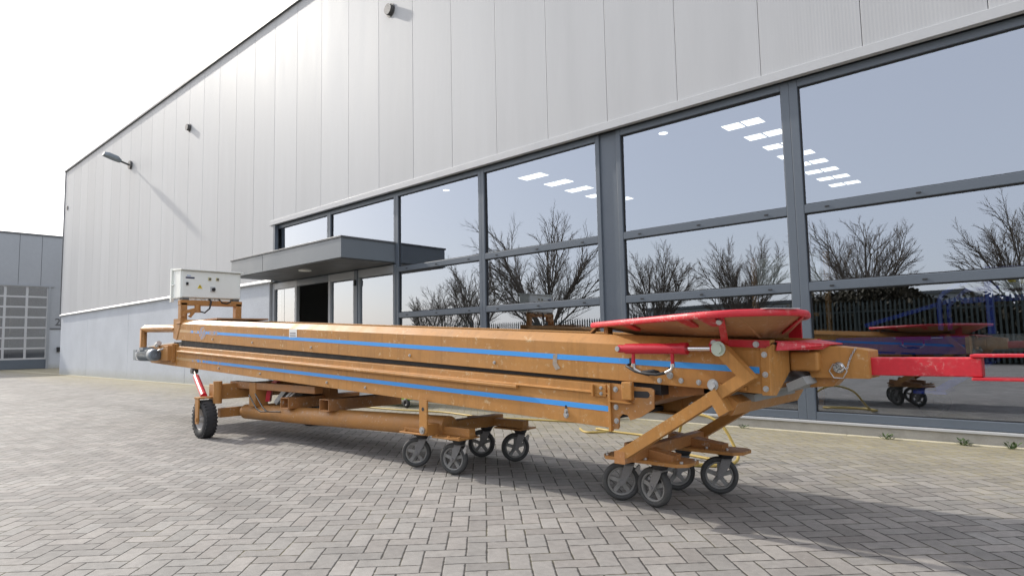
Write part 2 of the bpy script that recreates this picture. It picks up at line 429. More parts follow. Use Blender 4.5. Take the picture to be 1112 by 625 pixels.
GY = YF + .045
def window(xa, xb, zs, wl=.07, wr=.07, caps=True, mat=m_frame, z0=.13, z1=4.019, bottom=.09, top=.09, gl=None):
    """one bay: frame with transoms whose tops are at zs; panes as a sub-part"""
    f = MB()
    f.box((xa, YF, z0), (xa + wl, YF + .1, z1)); f.box((xb - wr, YF, z0), (xb, YF + .1, z1))
    f.box((xa + wl, YF + .002, z0), (xb - wr, YF + .1, z0 + bottom)); f.box((xa + wl, YF + .002, z1 - top), (xb - wr, YF + .1, z1))
    for z in zs: f.box((xa + wl, YF + .002, z - .1), (xb - wr, YF + .1, z))
    w = f.build('window', mat, bld, bevel=.006)
    p = MB(); lv = [z0 + bottom] + [q for z in sorted(zs) for q in (z - .1, z)] + [z1 - top]
    for a, c in zip(lv[::2], lv[1::2]):
        u = [random.uniform(-.006, .006) for _ in range(3)]; u.append(u[1] + u[2] - u[0]); X0, X1 = xa + wl + .012, xb - wr - .012
        q = [(X, GY + dy_ + k_, Z) for Z, ks in ((a + .012, (0, 1)), (c - .012, (2, 3))) for dy_ in (0, .02) for X, k_ in ((X0, u[ks[0]]), (X1, u[ks[1]]))]
        p.add(q, [(0, 2, 3, 1), (4, 5, 7, 6), (0, 1, 5, 4), (1, 3, 7, 5), (3, 2, 6, 7), (2, 0, 4, 6)])
    p.build('pane', gl or m_glass, w)
    g = MB()
    for a, c in zip(lv[::2], lv[1::2]):
        X0, X1 = xa + wl, xb - wr; y = YF + .03
        g.box((X0 + .0005, y, a), (X0 + .012, y + .05, c)); g.box((X1 - .012, y, a), (X1 - .0005, y + .05, c))
        g.box((X0 + .012, y, a + .0005), (X1 - .012, y + .05, a + .012)); g.box((X0 + .012, y, c - .012), (X1 - .012, y + .05, c - .0005))
    g.build('seal', m_black, w)
    if caps:
        d_ = MB(); L = xb - xa
        for z in zs:
            for t in (.14, .5, .86): d_.box((xa + L*t - .022, YF - .006, z - .062), (xa + L*t + .022, YF + .004, z - .047))
        d_.build('drain_cap', m_black, w)
    return w
ZT = [1.66, 2.545]
window(-9.88, -7.52, ZT); window(-7.52, -5.09, ZT)
b = MB(); b.box((-5.09, YF + .03, .13), (-4.80, YF + .1, 4.019)); b.build('blank_panel', m_frame, bld)
window(-4.80, -2.42, ZT, .07, .095); window(-2.42, .0, ZT, .095); window(.0, 2.4, ZT); window(2.4, 4.8, ZT); window(4.8, 7.2, ZT)
window(-14.84, -12.29, [], caps=False, z0=2.62); window(-12.29, -9.88, [], caps=False, z0=2.62)
# entrance under the canopy
def screen(xa, xb, wl=.05, wr=.05, top=.1):
    f = MB(); f.box((xa, YF, .02), (xa + wl, YF + .08, 2.6)); f.box((xb - wr, YF, .02), (xb, YF + .08, 2.6))
    f.box((xa + wl, YF + .002, .02), (xb - wr, YF + .08, .16)); f.box((xa + wl, YF + .002, 2.6 - .16), (xb - wr, YF + .08, 2.6))
    w = f.build('glazed_screen', m_frame2, bld, bevel=.005)
    p = MB(); p.box((xa + wl + .004, GY, .165), (xb - wr - .004, GY + .02, 2.6 - .165)); p.build('pane', m_glass, w)
screen(-14.82, -13.66, .09, .09); screen(-12.30, -11.28, .09, .06); screen(-11.16, -9.96, .02, .02)
b = MB(); b.box((-11.28, YF - .02, .02), (-11.16, YF + .1, 2.6)); b.box((-9.96, YF - .01, .02), (-9.885, YF + .1, 2.6)); b.box((-13.66, YF, 2.45), (-12.30, YF + .08, 2.6))
b.build('post', m_frame, bld, bevel=.006)
b = MB(); b.box((-11.245, YF - .06, 2.28), (-11.195, YF - .02, 2.40)); b.build('door_sensor', m_black, bld, bevel=.005)
dr = MB(); ang = R(62); hx, hy = 2.464, YF + .05; dx, dy = math.cos(ang), math.sin(ang)
pt = lambda t, z: (hx + dx*t, hy + dy*t, z)
for (t0, z0), (t1, z1) in (((.04, .03), (.04, 2.42)), ((1.2, .03), (1.2, 2.42)), ((.0, .07), (1.24, .07)), ((0, 2.38), (1.24, 2.38))):
    dr.bar(pt(t0, z0), pt(t1, z1), .05, .08, up=(-dy, dx, 0) if z0 != z1 else (0, 0, 1))
do = dr.build('door', m_frame, bld)
p = MB(); p.bar(pt(.08, 1.22), pt(1.16, 1.22), .02, 2.2); p.build('pane', m_glass2, do)
h = MB(); q = pt(.16, 0); ox, oy = dy*.06, -dx*.06
h.cyl((q[0]+ox, q[1]+oy, .7), (q[0]+ox, q[1]+oy, 2.1), .018, n=12)
for z in (.8, 2.0): h.cyl((q[0], q[1], z), (q[0]+ox, q[1]+oy, z), .012, n=8)
h.build('handle', m_steel, do)
# canopy
b = MB(); b.box((-14.4, 6.30, 2.64), (-9.9, 7.50, 3.0)); cn = b.build('canopy', m_canopy, bld, bevel=.004)
b = MB(); b.box((-14.42, 6.28, 3.0), (-9.88, 7.50, 3.035)); b.build('canopy_coping', m_coping, cn, bevel=.004)
b = MB(); b.box((-14.36, 6.34, 2.625), (-9.94, 7.49, 2.638)); b.build('soffit', m_soffit, cn)
b = MB(); b.cyl((-11.95, 6.75, 2.60), (-11.95, 6.75, 2.626), .13, n=24); b.build('canopy_light', m_pale, cn)
b = MB(); b.box((-12.905, 6.297, 2.66), (-12.895, 6.302, 2.99)); b.build('panel_joint', m_coping, cn)
# interior shell
sheet('showroom_floor', XL + 1, 7.66, XR, 36, .012, m_floor_in)
b = MB(); b.box((XL + .6, 35.6, 0), (XR, 36, 9)); b.box((XL + .05, 7.95, 0), (XL + .6, 36, 9)); b.box((XR - .3, 7.7, 0), (XR, 35.6, 9)); b.box((-22.3, 8.0, 0), (-22, 35.6, 9)); b.build('interior_wall', m_conc_in, bld)
b = MB(); b.box((-22, 7.95, 6.62), (XR - .3, 35.6, 6.8)); b.build('ceiling', m_conc_in, bld)
lamp = None
for lx, ys in ((-6.3, (16, 17.3, 18.6, 19.9, 21.2, 22.5, 23.8, 25.1)), (-13.5, (16.0, 17.3, 18.6, 19.9, 21.2))):
    for y in ys:
        if lamp is None:
            m = MB(); m.box((-.52, -.26, 0), (.52, .26, .035)); lamp = m.build('ceiling_light', m_flash, bld)
            q = MB(); q.box((-.49, -.23, -.006), (-.03, .23, -.001)); q.box((.03, -.23, -.006), (.49, .23, -.001)); q.build('diffuser', m_lamp, lamp); o = lamp
        else: o = copy_tree(lamp, bld)
        o.location = Vector((lx + random.uniform(-.05, .05), y, 6.575)) - bld.location
spot = None
for x, y in ((-8.15, 15.1), (-2.9, 12.5), (-16.9, 15.1), (-.6, 9.6)):
    if spot is None:
        m = MB(); m.cyl((0,0,.0), (0,0,.05), .14, n=20); spot = m.build('downlight', m_flash, bld); q = MB(); q.cyl((0,0,-.006), (0,0,-.001), .12, n=20); q.build('diffuser', m_lamp, spot); o = spot
    else: o = copy_tree(spot, bld)
    o.location = Vector((x, y, 6.56)) - bld.location
# spouts and floodlight on the wall
for x, z, r, L in ((-9.9, 7.70, .11, .085), (-20.05, 7.80, .10, .10)):
    b = MB(); b.cyl((x, YC + .02, z), (x, YC - L, z), r, n=20); b.cyl((x, YC - .002, z), (x, YC - .015, z), r*1.25, n=20); b.build('vent_pipe', m_darkmetal, bld)
b = MB(); b.box((XL + .45, YC - .03, 7.45), (XL + .6, YC, 7.6)); b.build('wall_box', m_darkmetal, bld)
fl = thing('floodlight', (-25.45, YC, 7.74), 'grey floodlight on a short arm high on the pale clad wall', 'floodlight')
b = MB(); b.cyl((-25.45, YC, 7.74), (-25.45, YC - .07, 7.74), .15, n=20); b.build('base', m_darkmetal, fl)
b = MB(); b.tube([(-25.45, YC - .06, 7.74), (-25.45, YC - .35, 7.82), (-25.45, YC - .5, 7.87)], .035, 10); b.build('arm', m_darkmetal, fl)
b = MB(); A = [(-.14, 0), (.14, 0), (.14, .07), (.09, .13), (-.09, .13), (-.14, .07)]
dirv = Vector((0, -.95, .27)).normalized(); upv = Vector((0, .27, .95))
sec = lambda t, k: [Vector((-25.45, YC - .42, 7.80)) + dirv*t + Vector((a*k, 0, 0)) + upv*c*k for a, c in A]
b.loft(sec(-.08, .7), sec(.06, 1.2)); b.loft(sec(.06, 1.2), sec(.36, 1.2)); b.loft(sec(.36, 1.2), sec(.50, .9)); b.build('lamp_head', m_motor, fl, bevel=.01)

# ------------------------------------------------------------------ neighbouring building
NX = -47.
nb = thing('warehouse', (NX, 5, 0), 'low blue grey shed behind the hall corner with a glazed roller door numbered 2', 'building')
b = MB(); b.box((NX - 30, 2.2, 4.95), (NX, 26, 8.05)); b.box((NX - 30, 9.55, 2.42), (NX, 26, 4.95)); b.box((NX - 30, 2.2, 2.42), (NX, 4.1, 4.95)); b.build('wall', m_far, nb)
b = MB(); b.box((NX - 30, 9.55, 0), (NX - .02, 26, 2.38)); b.box((NX - 30, 2.2, 0), (NX - .02, 4.1, 2.38)); b.build('plinth', m_conc, nb)
b = MB(); b.box((NX - .06, 9.56, 2.38), (NX + .04, 26, 2.44)); b.box((NX - .06, 2.2, 2.38), (NX + .04, 4.1, 2.44)); b.build('flashing', m_coping, nb)
b = MB(); b.box((NX - 30.05, 2.15, 8.05), (NX + .05, 26.05, 8.15)); b.build('roof', m_coping, nb)
b = MB(); y = -13.
while y < 26: b.box((NX - .002, y, 4.97 if 4 < y < 9.6 else 2.5), (NX + .004, y + .025, 8.04)); y += 1.1
b.build('panel_joint', m_coping, nb)
b = MB(); b.box((NX - .05, 4.0, 4.94), (NX + .06, 9.7, 5.02)); b.box((NX - .05, 9.42, 0), (NX + .05, 9.54, 4.94)); b.box((NX - .05, 4.11, 0), (NX + .05, 4.2, 4.94)); b.build('door_frame', m_frame2, nb)
b = MB(); b.box((NX - .06, 4.2, .02), (NX - .02, 9.42, .62)); rd = b.build('roller_door', m_frame, nb)
b = MB(); ys = [4.2 + i*1.044 for i in range(6)]; zs = [.62 + i*.617 for i in range(8)]
for y in ys: b.box((NX - .055, y - .06, .62), (NX - .015, y + .06, 4.94))
for z in zs: b.box((NX - .06, 4.2, z - .05), (NX - .012, 9.42, z + .05))
b.build('glazing_bar', m_flash, rd)
b = MB(); b.box((NX - .05, 4.25, .66), (NX - .04, 9.4, 4.92)); b.build('pane', m_glass, rd)
b = MB(); b.box((NX - 12, 4.1, 0), (NX - 11.8, 9.5, 5)); b.build('interior_wall', m_coping, nb)
cu = bpy.data.curves.new('digit', 'FONT'); cu.body = '2'; cu.size = .62; cu.extrude = .01; cu.align_x = 'CENTER'
tmp = bpy.data.objects.new('digit', cu); COL.objects.link(tmp); bpy.context.view_layer.update()
me = bpy.data.meshes.new_from_object(tmp.evaluated_get(bpy.context.evaluated_depsgraph_get())); bpy.data.objects.remove(tmp); me.name = 'door_number'
me.materials.clear(); me.materials.append(m_coping); dn = bpy.data.objects.new('door_number', me); COL.objects.link(dn); dn.parent = nb
dn.matrix_local = Matrix.Translation(Vector((NX + .015, 9.95, 2.62)) - nb.location) @ Matrix(((0,0,1,0),(1,0,0,0),(0,1,0,0),(0,0,0,1)))
b = MB(); b.box((NX - .02, 9.95, 1.0), (NX + .10, 10.12, 1.28)); b.build('call_box', m_black, nb)

# ------------------------------------------------------------------ the conveyor
cv = thing('folding_conveyor', (-5.8, 3.86, 0), 'long ochre orange folded conveyor with blue stripes and a red rimmed hopper', 'conveyor')
Y0, Y1 = 3.41, 4.31; YM = .5*(Y0 + Y1)
def mir(y): return 2*YM - y
UB = lambda x: .755 - .0516*(x + 1.28)          # underside of upper beam
LT = lambda x: .798 - .0430*(x + 2.59)          # top of lower beam
LB = lambda x: .506 - .0425*(x + 2.28)          # underside of lower beam
def panel(name, sec_fn, x0, x1, mat, parent=cv, bevel=.003, sides=(0, 1), nseg=1):
    for s in sides:
        b = MB()
        def S(x): return [(x, mir(y) if s else y, z) for y, z in sec_fn(x)]
        b.loft(S(x0), S(x1)); o = b.build(name, mat, parent, bevel=bevel)
    return o
XU0, XU1 = -9.50, -1.285
panel('side_panel', lambda x: [(Y0, UB(x)), (Y0, UB(x) + .228), (Y0 + .058, UB(x) + .286), (Y0 + .12, UB(x) + .286), (Y0 + .12, UB(x) + .270), (Y0 + .064, UB(x) + .270), (Y0 + .016, UB(x) + .222), (Y0 + .016, UB(x) + .014), (Y0 + .07, UB(x) + .014), (Y0 + .07, UB(x))], XU0, XU1, m_orange)
b = MB(); b.loft([(XU0 + .1, y, UB(XU0 + .1) + z) for y, z in ((Y0 + .10, .235), (Y0 + .10, .25), (Y1 - .10, .25), (Y1 - .10, .235))], [(-1.5, y, UB(-1.5) + z) for y, z in ((Y0 + .10, .235), (Y0 + .10, .25), (Y1 - .10, .25), (Y1 - .10, .235))])
b.build('belt', m_black, cv)
b = MB()
for za, zb in ((.02, .05),):
    q = lambda x: [(x, Y0 + .045, LT(x) - .05), (x, Y1 - .045, LT(x) - .05), (x, Y1 - .045, UB(x) + .03), (x, Y0 + .045, UB(x) + .03)]
    b.loft(q(-9.45), q(-1.95))
b.build('belt', m_black, cv)
# stripes 1.5 mm proud of the painted sides
def stripe(x0, x1, zc0, zc1, h, y):
    b = MB(); b.loft([(x0, y - .0015, zc0 - h/2), (x0, y + .002, zc0 - h/2), (x0, y + .002, zc0 + h/2), (x0, y - .0015, zc0 + h/2)],
                     [(x1, y - .0015, zc1 - h/2), (x1, y + .002, zc1 - h/2), (x1, y + .002, zc1 + h/2), (x1, y - .0015, zc1 + h/2)])
    return b.build('stripe', m_stripe, cv)
for yy in (Y0, Y1):
    stripe(-9.40, -1.33, UB(-9.40) + .128, UB(-1.33) + .124, .034, yy)
# faded blue badge near the rear end of the stripe
b = MB(); c0 = (-8.62, UB(-8.62) + .115)
b.prism_xz([(c0[0] + .11*math.cos(t*math.pi/12)*(1 if t % 2 else .8), c0[1] + .09*math.sin(t*math.pi/12)*(1 if t % 3 else .85)) for t in range(24)], Y0 - .0017, Y0 + .002)
b.prism_xz([(-8.40, UB(-8.4) + .10), (-8.16, UB(-8.16) + .10), (-8.14, UB(-8.14) + .155), (-8.41, UB(-8.41) + .155)], Y0 - .0018, Y0 + .002)
def faded():
    k = NT('faded_badge'); c = k.coords(); w = k.ramp(k.noise(c, 22, 5, .6), .36, .58)
    k.principled(k.mix(w, (.10, .28, .55), (.46, .24, .08)), .5); return k.m
b.build('badge', faded(), cv)
b = MB(); b.box((-6.35, Y0 - .002, UB(-6.35) + .135), (-6.19, Y0 + .001, UB(-6.3) + .225)); b.build('sticker', m_pale, cv)
b = MB()
for i in range(3): b.box((-6.335, Y0 - .0028, UB(-6.3) + .145 + i*.018), (-6.21, Y0 - .0018, UB(-6.3) + .152 + i*.018))
b.build('sticker_print', m_navy, cv)
b = MB(); b.prism_xz([(-2.74, .965), (-2.70, .975), (-2.71, .91), (-2.68, .875), (-2.72, .862), (-2.745, .90)], Y0 - .0022, Y0); b.build('bare_patch', paint('bare_metal', (.30,.25,.2), .6, .4, 40), cv)
# rear end plate of the upper beam
b = MB()
for y in (Y0, Y1 - .03): b.prism_xz([(-9.62, UB(-9.6) + .02), (-9.50, UB(-9.5) - .005), (-9.36, UB(-9.4) + .24), (-9.40, UB(-9.4) + .30), (-9.62, UB(-9.6) + .29)], y - .006, y + .03)
b.box((-9.60, Y0 + .03, UB(-9.6) + .03), (-9.57, Y1 - .03, UB(-9.6) + .25)); b.build('end_plate', m_orange_fr, cv, bevel=.004)
# lower beam
XB0, XB1 = -9.62, -2.265
panel('side_panel', lambda x: [(Y0, LB(x)), (Y0, LT(x) - .074), (Y0 - .014, LT(x) - .070), (Y0 - .014, LT(x) - .062), (Y0 + .006, LT(x) - .058), (Y0 + .008, LT(x) - .008), (Y0 + .03, LT(x)), (Y0 + .075, LT(x) - .01), (Y0 + .018, LT(x) - .05), (Y0 + .018, LB(x) + .014), (Y0 + .07, LB(x) + .014), (Y0 + .07, LB(x))], XB0, XB1, m_orange)
b = MB()
for y in (Y0 - .024,): b.bar((-9.4, y, LT(-9.4) - .074), (-3.06, y, LT(-3.06) - .080), .020, .024)
b.build('edge_rail', m_orange, cv, bevel=.007, seg=3)
for yy in (Y0, Y1): stripe(-9.52, -2.29, LB(-9.52) + .108, LB(-2.29) + .118, .034, yy)
b = MB(); b.loft([(-9.4, Y0 + .03, LB(-9.4) + .02), (-9.4, Y1 - .03, LB(-9.4) + .02), (-9.4, Y1 - .03, LB(-9.4) + .05), (-9.4, Y0 + .03, LB(-9.4) + .05)], [(-2.4, Y0 + .03, LB(-2.4) + .02), (-2.4, Y1 - .03, LB(-2.4) + .02), (-2.4, Y1 - .03, LB(-2.4) + .05), (-2.4, Y0 + .03, LB(-2.4) + .05)])
b.build('belt', m_black, cv)
def bolts(pts, r=.011, y=Y0, mat=m_steel, h=.012):
    b = MB()
    for x, z in pts:
        b.cyl((x, y + .002, z), (x, y - .004, z), r*1.45, n=14); b.cyl((x, y - .004, z), (x, y - h, z), r, n=6)
    return b.build('bolt', mat, cv)
bolts([(x, UB(x) + .05) for x in (-8.3, -7.2, -5.9, -4.3, -3.3)], .009); bolts([(x, LB(x) + .05) for x in (-8.1, -7.0, -5.6, -4.95)], .009)
bolts([(-2.64, LB(-2.64) + .045), (-1.86, .845)], .015); bolts([(-1.93, .812), (-1.79, .815), (-1.68, .808), (-2.64, LB(-2.64) + .07)], .011)
b = MB(); b.box((-1.868, Y0 - .002, .868), (-1.852, Y0 + .001, .893)); b.box((-2.135, Y0 - .002, .905), (-2.10, Y0 + .001, .945)); b.box((-2.648, Y0 - .002, LB(-2.64) + .085), (-2.632, Y0 + .001, LB(-2.64) + .108)); b.build('slot', m_black, cv)
# lower beam front end: end flange, bracket, slotted hook plate
for yy, s in ((Y0, 1), (Y1, -1)):
    b = MB(); b.prism_xz([(-2.272, .50), (-2.225, .505), (-2.215, .58), (-2.19, .60), (-2.155, .595), (-2.135, .565), (-2.06, .59), (-1.97, .645), (-1.965, .755), (-1.985, .765), (-2.10, .77), (-2.235, .785), (-2.272, .785)], yy - .012*s, yy + .0)
    hp = b.build('hook_plate', m_orange_fr, cv, bevel=.003)
    b = MB(); b.prism_xz([(-2.10 + (.018 if a < 12 else .0)*0 + .02*math.cos(math.pi*(a/12 + .5)) + (0 if a < 12 else .085), .725 + .02*math.sin(math.pi*(a/12 + .5))) for a in range(24)], yy - .0135*s, yy - .0005*s)
    b.build('slot', m_black, hp)
    b = MB(); b.bar((-2.275, yy - .016*s, .49), (-2.275, yy - .016*s, .785), .03, .018, up=(1, 0, 0)); b.build('end_flange', m_orange, cv, bevel=.002)
    b = MB(); b.box((-2.17, yy - .05*s, .69), (-2.10, yy - .0135*s, .80)); b.build('guide_block', m_orange, cv, bevel=.006)
    b = MB(); b.prism_xz([(-2.27, .675), (-2.12, .668), (-2.10, .674), (-2.27, .684)], yy - .05*s, yy - .0135*s); b.build('ledge', m_orange, cv, bevel=.002)
bolts([(-2.235, .75), (-2.235, .64), (-2.235, .555)], .012, Y0 - .012)
b = MB(); b.box((-2.41, Y0 - .012, .70), (-2.31, Y0 - .001, .775)); b.box((-2.41, Y0 - .030, .70), (-2.398, Y0 - .012, .775)); b.build('clip_plate', m_orange, cv, bevel=.002)
bolts([(-2.345, .755), (-2.345, .72)], .008, Y0 - .012)
# belly of the folded joint
b = MB(); b.prism_xz([(-2.3, .60), (-1.95, .70), (-1.30, .775), (-1.30, .80), (-2.3, .80)], Y0 + .14, Y1 - .14); b.build('joint_housing', m_orange_old, cv)
# rear drum housing with drive motor
b = MB(); b.prism_xz([(-10.62, .90), (-10.62, 1.085), (-9.62, 1.130), (-9.50, 1.125), (-9.5, LB(-9.5)), (-10.45, LB(-10.45))], Y0 - .004, Y0 + .03)
b.prism_xz([(-10.62, .90), (-10.62, 1.085), (-9.62, 1.130), (-9.50, 1.125), (-9.5, LB(-9.5)), (-10.45, LB(-10.45))], Y1 - .03, Y1 + .004)
b.build('end_plate', m_orange, cv, bevel=.004)
b = MB(); b.prism_xz([(-10.66, 1.088), (-10.66, 1.10), (-9.6, 1.148), (-9.6, 1.133)], Y0 + .0, Y1); b.build('cover_plate', m_steel, cv, bevel=.002)
b = MB(); b.cyl((-10.55, Y0 + .04, 1.0), (-10.55, Y1 - .04, 1.0), .085, n=24); b.build('drum', m_black, cv)
b = MB(); b.box((-10.15, Y0 - .10, .89), (-9.55, Y0 - .006, 1.10)); b.box((-9.6, Y0 - .05, .86), (-9.52, Y0 - .005, 1.12)); b.build('drive_bracket', m_orange_fr, cv, bevel=.006)
b = MB(); b.lathe([(0, -10.460), (.06, -10.460), (.07, -10.440), (.07, -9.940), (.085, -9.930), (.085, -9.810), (.075, -9.790), (0, -9.790)], (0, 3.24, .975), 'x', 24)
for i in range(24):
    t = 2*math.pi*i/24; c, s_ = math.cos(t), math.sin(t)
    b.bar((-10.380, 3.24 + .078*c, .975 + .078*s_), (-9.960, 3.24 + .078*c, .975 + .078*s_), .004, .022, up=(0, c, s_))
b.box((-10.260, 3.17, 1.045), (-10.100, 3.31, 1.085)); b.box((-10.540, 3.18, .90), (-10.420, 3.36, 1.05))
mo = b.build('motor', m_motor, cv)
b = MB()
for r in (.02, .04, .06): b.lathe([(r, 0), (r + .006, 0), (r + .006, .002), (r, .002)], (-9.788, 3.24, .975), 'x', 24)
b.build('fan_grille', m_black, mo)
b = MB(); b.tube([(-10.95, Y0 + .03, 1.04), (-10.95, Y0 + .03, 1.36), (-10.93, Y0 + .03, 1.375), (-9.75, Y0 + .03, 1.345), (-9.62, Y0 + .03, 1.33)], .055, 4); b.bar((-10.97, Y0 + .03, 1.04), (-10.6, Y0 + .03, 1.04), .06, .06); b.build('guard_frame', m_orange_fr, cv)
b = MB(); b.prism_xz([(-10.3, 1.15), (-10.0, 1.30), (-9.65, 1.25), (-9.65, 1.16)], Y0 + .34, Y0 + .36); b.build('deflector', m_canvas, cv)
b = MB(); b.cyl((-9.9, Y0 - .12, 1.11), (-9.82, Y0 - .12, 1.14), .035, n=12); b.tube([(-9.7, Y0 - .05, 1.08), (-9.75, Y0 - .14, 1.04), (-9.9, Y0 - .17, 1.0)], .012, 8); b.build('fitting', m_steel, cv)
# gantry and cabinet
GX = -9.42
b = MB()
for y in (3.45, 4.22): b.box((GX - .05, y - .045, 1.40), (GX + .05, y + .045, 1.70)); b.box((GX - .07, y - .06, 1.40), (GX + .07, y + .06, 1.42))
b.box((GX - .05, 3.40, 1.66), (GX + .05, 4.27, 1.735)); gt = b.build('gantry', m_orange_fr, cv, bevel=.006)
b = MB()
for y in (3.47, 4.18): b.box((GX - .06, y - .045, 1.735), (GX + .045, y + .045, 1.765))
b.build('cabinet_foot', m_darkmetal, cv)
b = MB(); b.box((GX - .24, 3.40, 1.765), (GX + .035, 4.25, 2.175)); cb = b.build('cabinet', m_cabinet, cv, bevel=.008)
b = MB(); b.box((GX + .0355, 3.415, 1.775), (GX + .052, 4.235, 2.145)); b.build('cabinet_door', m_cabinet, cb, bevel=.006)
b = MB(); b.prism_xz([(GX - .26, 2.17), (GX + .085, 2.155), (GX + .085, 2.172), (GX - .26, 2.20)], 3.385, 4.265); b.build('rain_cover', m_cabinet, cb, bevel=.003)
b = MB(); b.box((GX - .30, 3.38, 1.72), (GX - .255, 3.42, 2.20)); b.bar((GX - .28, 3.4, 1.96), (GX - .20, 3.4, 1.96), .03, .02); b.build('back_post', m_cabinet, cb)
fx = GX + .052
b = MB(); b.box((fx, 3.46, 2.04), (fx + .003, 3.58, 2.062)); b.build('name_label', m_navy, cb)
b = MB(); b.box((fx, 3.475, 2.075), (fx + .003, 3.53, 2.085)); b.build('logo_label', paint('light_blue_label', (.25,.35,.6), .5, .05, 5), cb)
b = MB(); b.box((fx, 3.465, 1.945), (fx + .02, 3.495, 1.985)); b.build('lock', m_black, cb, bevel=.004)
b = MB(); b.prism_yz([(3.62, 1.905), (3.69, 1.905), (3.655, 1.965)], fx, fx + .003); wl_ = b.build('warning_label', m_yellow, cb)
b = MB(); b.prism_yz([(3.650, 1.942), (3.660, 1.945), (3.656, 1.931), (3.664, 1.931), (3.651, 1.912), (3.654, 1.926), (3.646, 1.926)], fx + .003, fx + .0045); b.build('warning_symbol', m_black, wl_)
for y in (3.79, 3.90):
    b = MB(); b.box((fx, y - .022, 2.025), (fx + .003, y + .022, 2.07)); pl = b.build('lamp_plate', paint('lamp_plate', (.55,.50,.25), .5, .05, 5), cb)
    b = MB(); b.cyl((fx + .003, y, 2.047), (fx + .022, y, 2.047), .014, n=14); b.build('pilot_lamp', m_darkmetal, pl)
b = MB(); b.box((fx, 3.80, 1.865), (fx + .008, 3.87, 1.935)); sw = b.build('switch_plate', paint('switch_plate', (.42,.43,.43), .5, .05, 5), cb)
b = MB(); b.cyl((fx + .008, 3.842, 1.898), (fx + .03, 3.842, 1.898), .024, n=18); b.box((fx + .03, 3.835, 1.878), (fx + .045, 3.849, 1.918)); b.build('rotary_switch', m_black, sw)
b = MB()
for y in (3.62, 3.70, 3.75, 3.80, 3.84, 3.89, 3.94): b.cyl((GX, y, 1.735), (GX, y, 1.766), .013, n=10)
b.build('cable_gland', m_pale, cb)
b = MB(); b.tube([(GX + .02, 3.80, 1.76), (GX + .07, 3.81, 1.72), (GX + .07, 3.79, 1.62), (GX + .05, 3.73, 1.56), (GX + .03, 3.66, 1.58), (GX, 3.63, 1.63)], .012, 8)
b.tube([(GX + .02, 3.94, 1.76), (GX + .06, 3.97, 1.71), (GX + .06, 4.04, 1.70), (GX + .05, 4.1, 1.73)], .010, 8); b.build('cable', m_black, cb)
b = MB(); b.bar((GX + .05, 3.45, 1.56), (GX + .05, 3.66, 1.62), .06, .05); b.cyl((GX + .05, 3.63, 1.56), (GX + .05, 3.63, 1.67), .04, n=14); b.bar((GX + .06, 3.52, 1.50), (GX + .06, 3.58, 1.58), .05, .04); b.bar((GX + .06, 3.44, 1.50), (GX + .06, 3.46, 1.57), .04, .04); b.build('lever_bracket', m_orange_fr, cv, bevel=.005)
b = MB(); b.box((-9.5, 3.5, UB(-9.4) + .25), (-8.4, 4.2, UB(-9.4) + .27)); b.build('top_plate', m_orange_old, cv)

# rear chassis
b = MB(); b.box((-7.92, 3.24, .44), (-7.80, 4.52, .62)); b.box((-7.93, 3.225, .43), (-7.79, 3.24, .63)); b.build('axle_beam', m_orange_fr, cv, bevel=.008)
b = MB(); b.box((-7.90, 3.32, .22), (-7.82, 4.4, .33)); b.build('cross_bar', m_orange_fr, cv, bevel=.006)
b = MB(); b.box((-7.46, 3.5, .36), (-7.30, 3.66, .64)); b.build('post', m_orange_fr, cv, bevel=.006)
b = MB()
for y in (3.56, 4.16): b.box((-8.0, y - .05, .56), (-6.0, y + .05, .64)) if y < 4 else b.box((-8.0, y - .05, .56), (-4.2, y + .05, .63))
b.build('subframe', m_orange_old, cv, bevel=.005)
TZ = lambda x: .275 + .0245*(x + 7.72)
b = MB(); b.cyl((-7.72, 3.60, TZ(-7.72)), (-4.02, 3.60, TZ(-4.02)), .088, n=32); b.cyl((-7.80, 3.60, TZ(-7.75)), (-7.72, 3.60, TZ(-7.72)), .06, .088, n=32); b.build('chassis_tube', m_orange_fr, cv)
for x in (-6.62, -5.82):          # open box sections across the chassis tube
    z = TZ(x) + .085; t = .007; b = MB(); w_ = .17; hh = .115
    b.box((x, 3.46, z), (x + w_, 4.36, z + t)); b.box((x, 3.46, z + hh - t), (x + w_, 4.36, z + hh)); b.box((x, 3.46, z + t), (x + t, 4.36, z + hh - t)); b.box((x + w_ - t, 3.46, z + t), (x + w_, 4.36, z + hh - t))
    b.build('box_section', m_orange_old, cv)
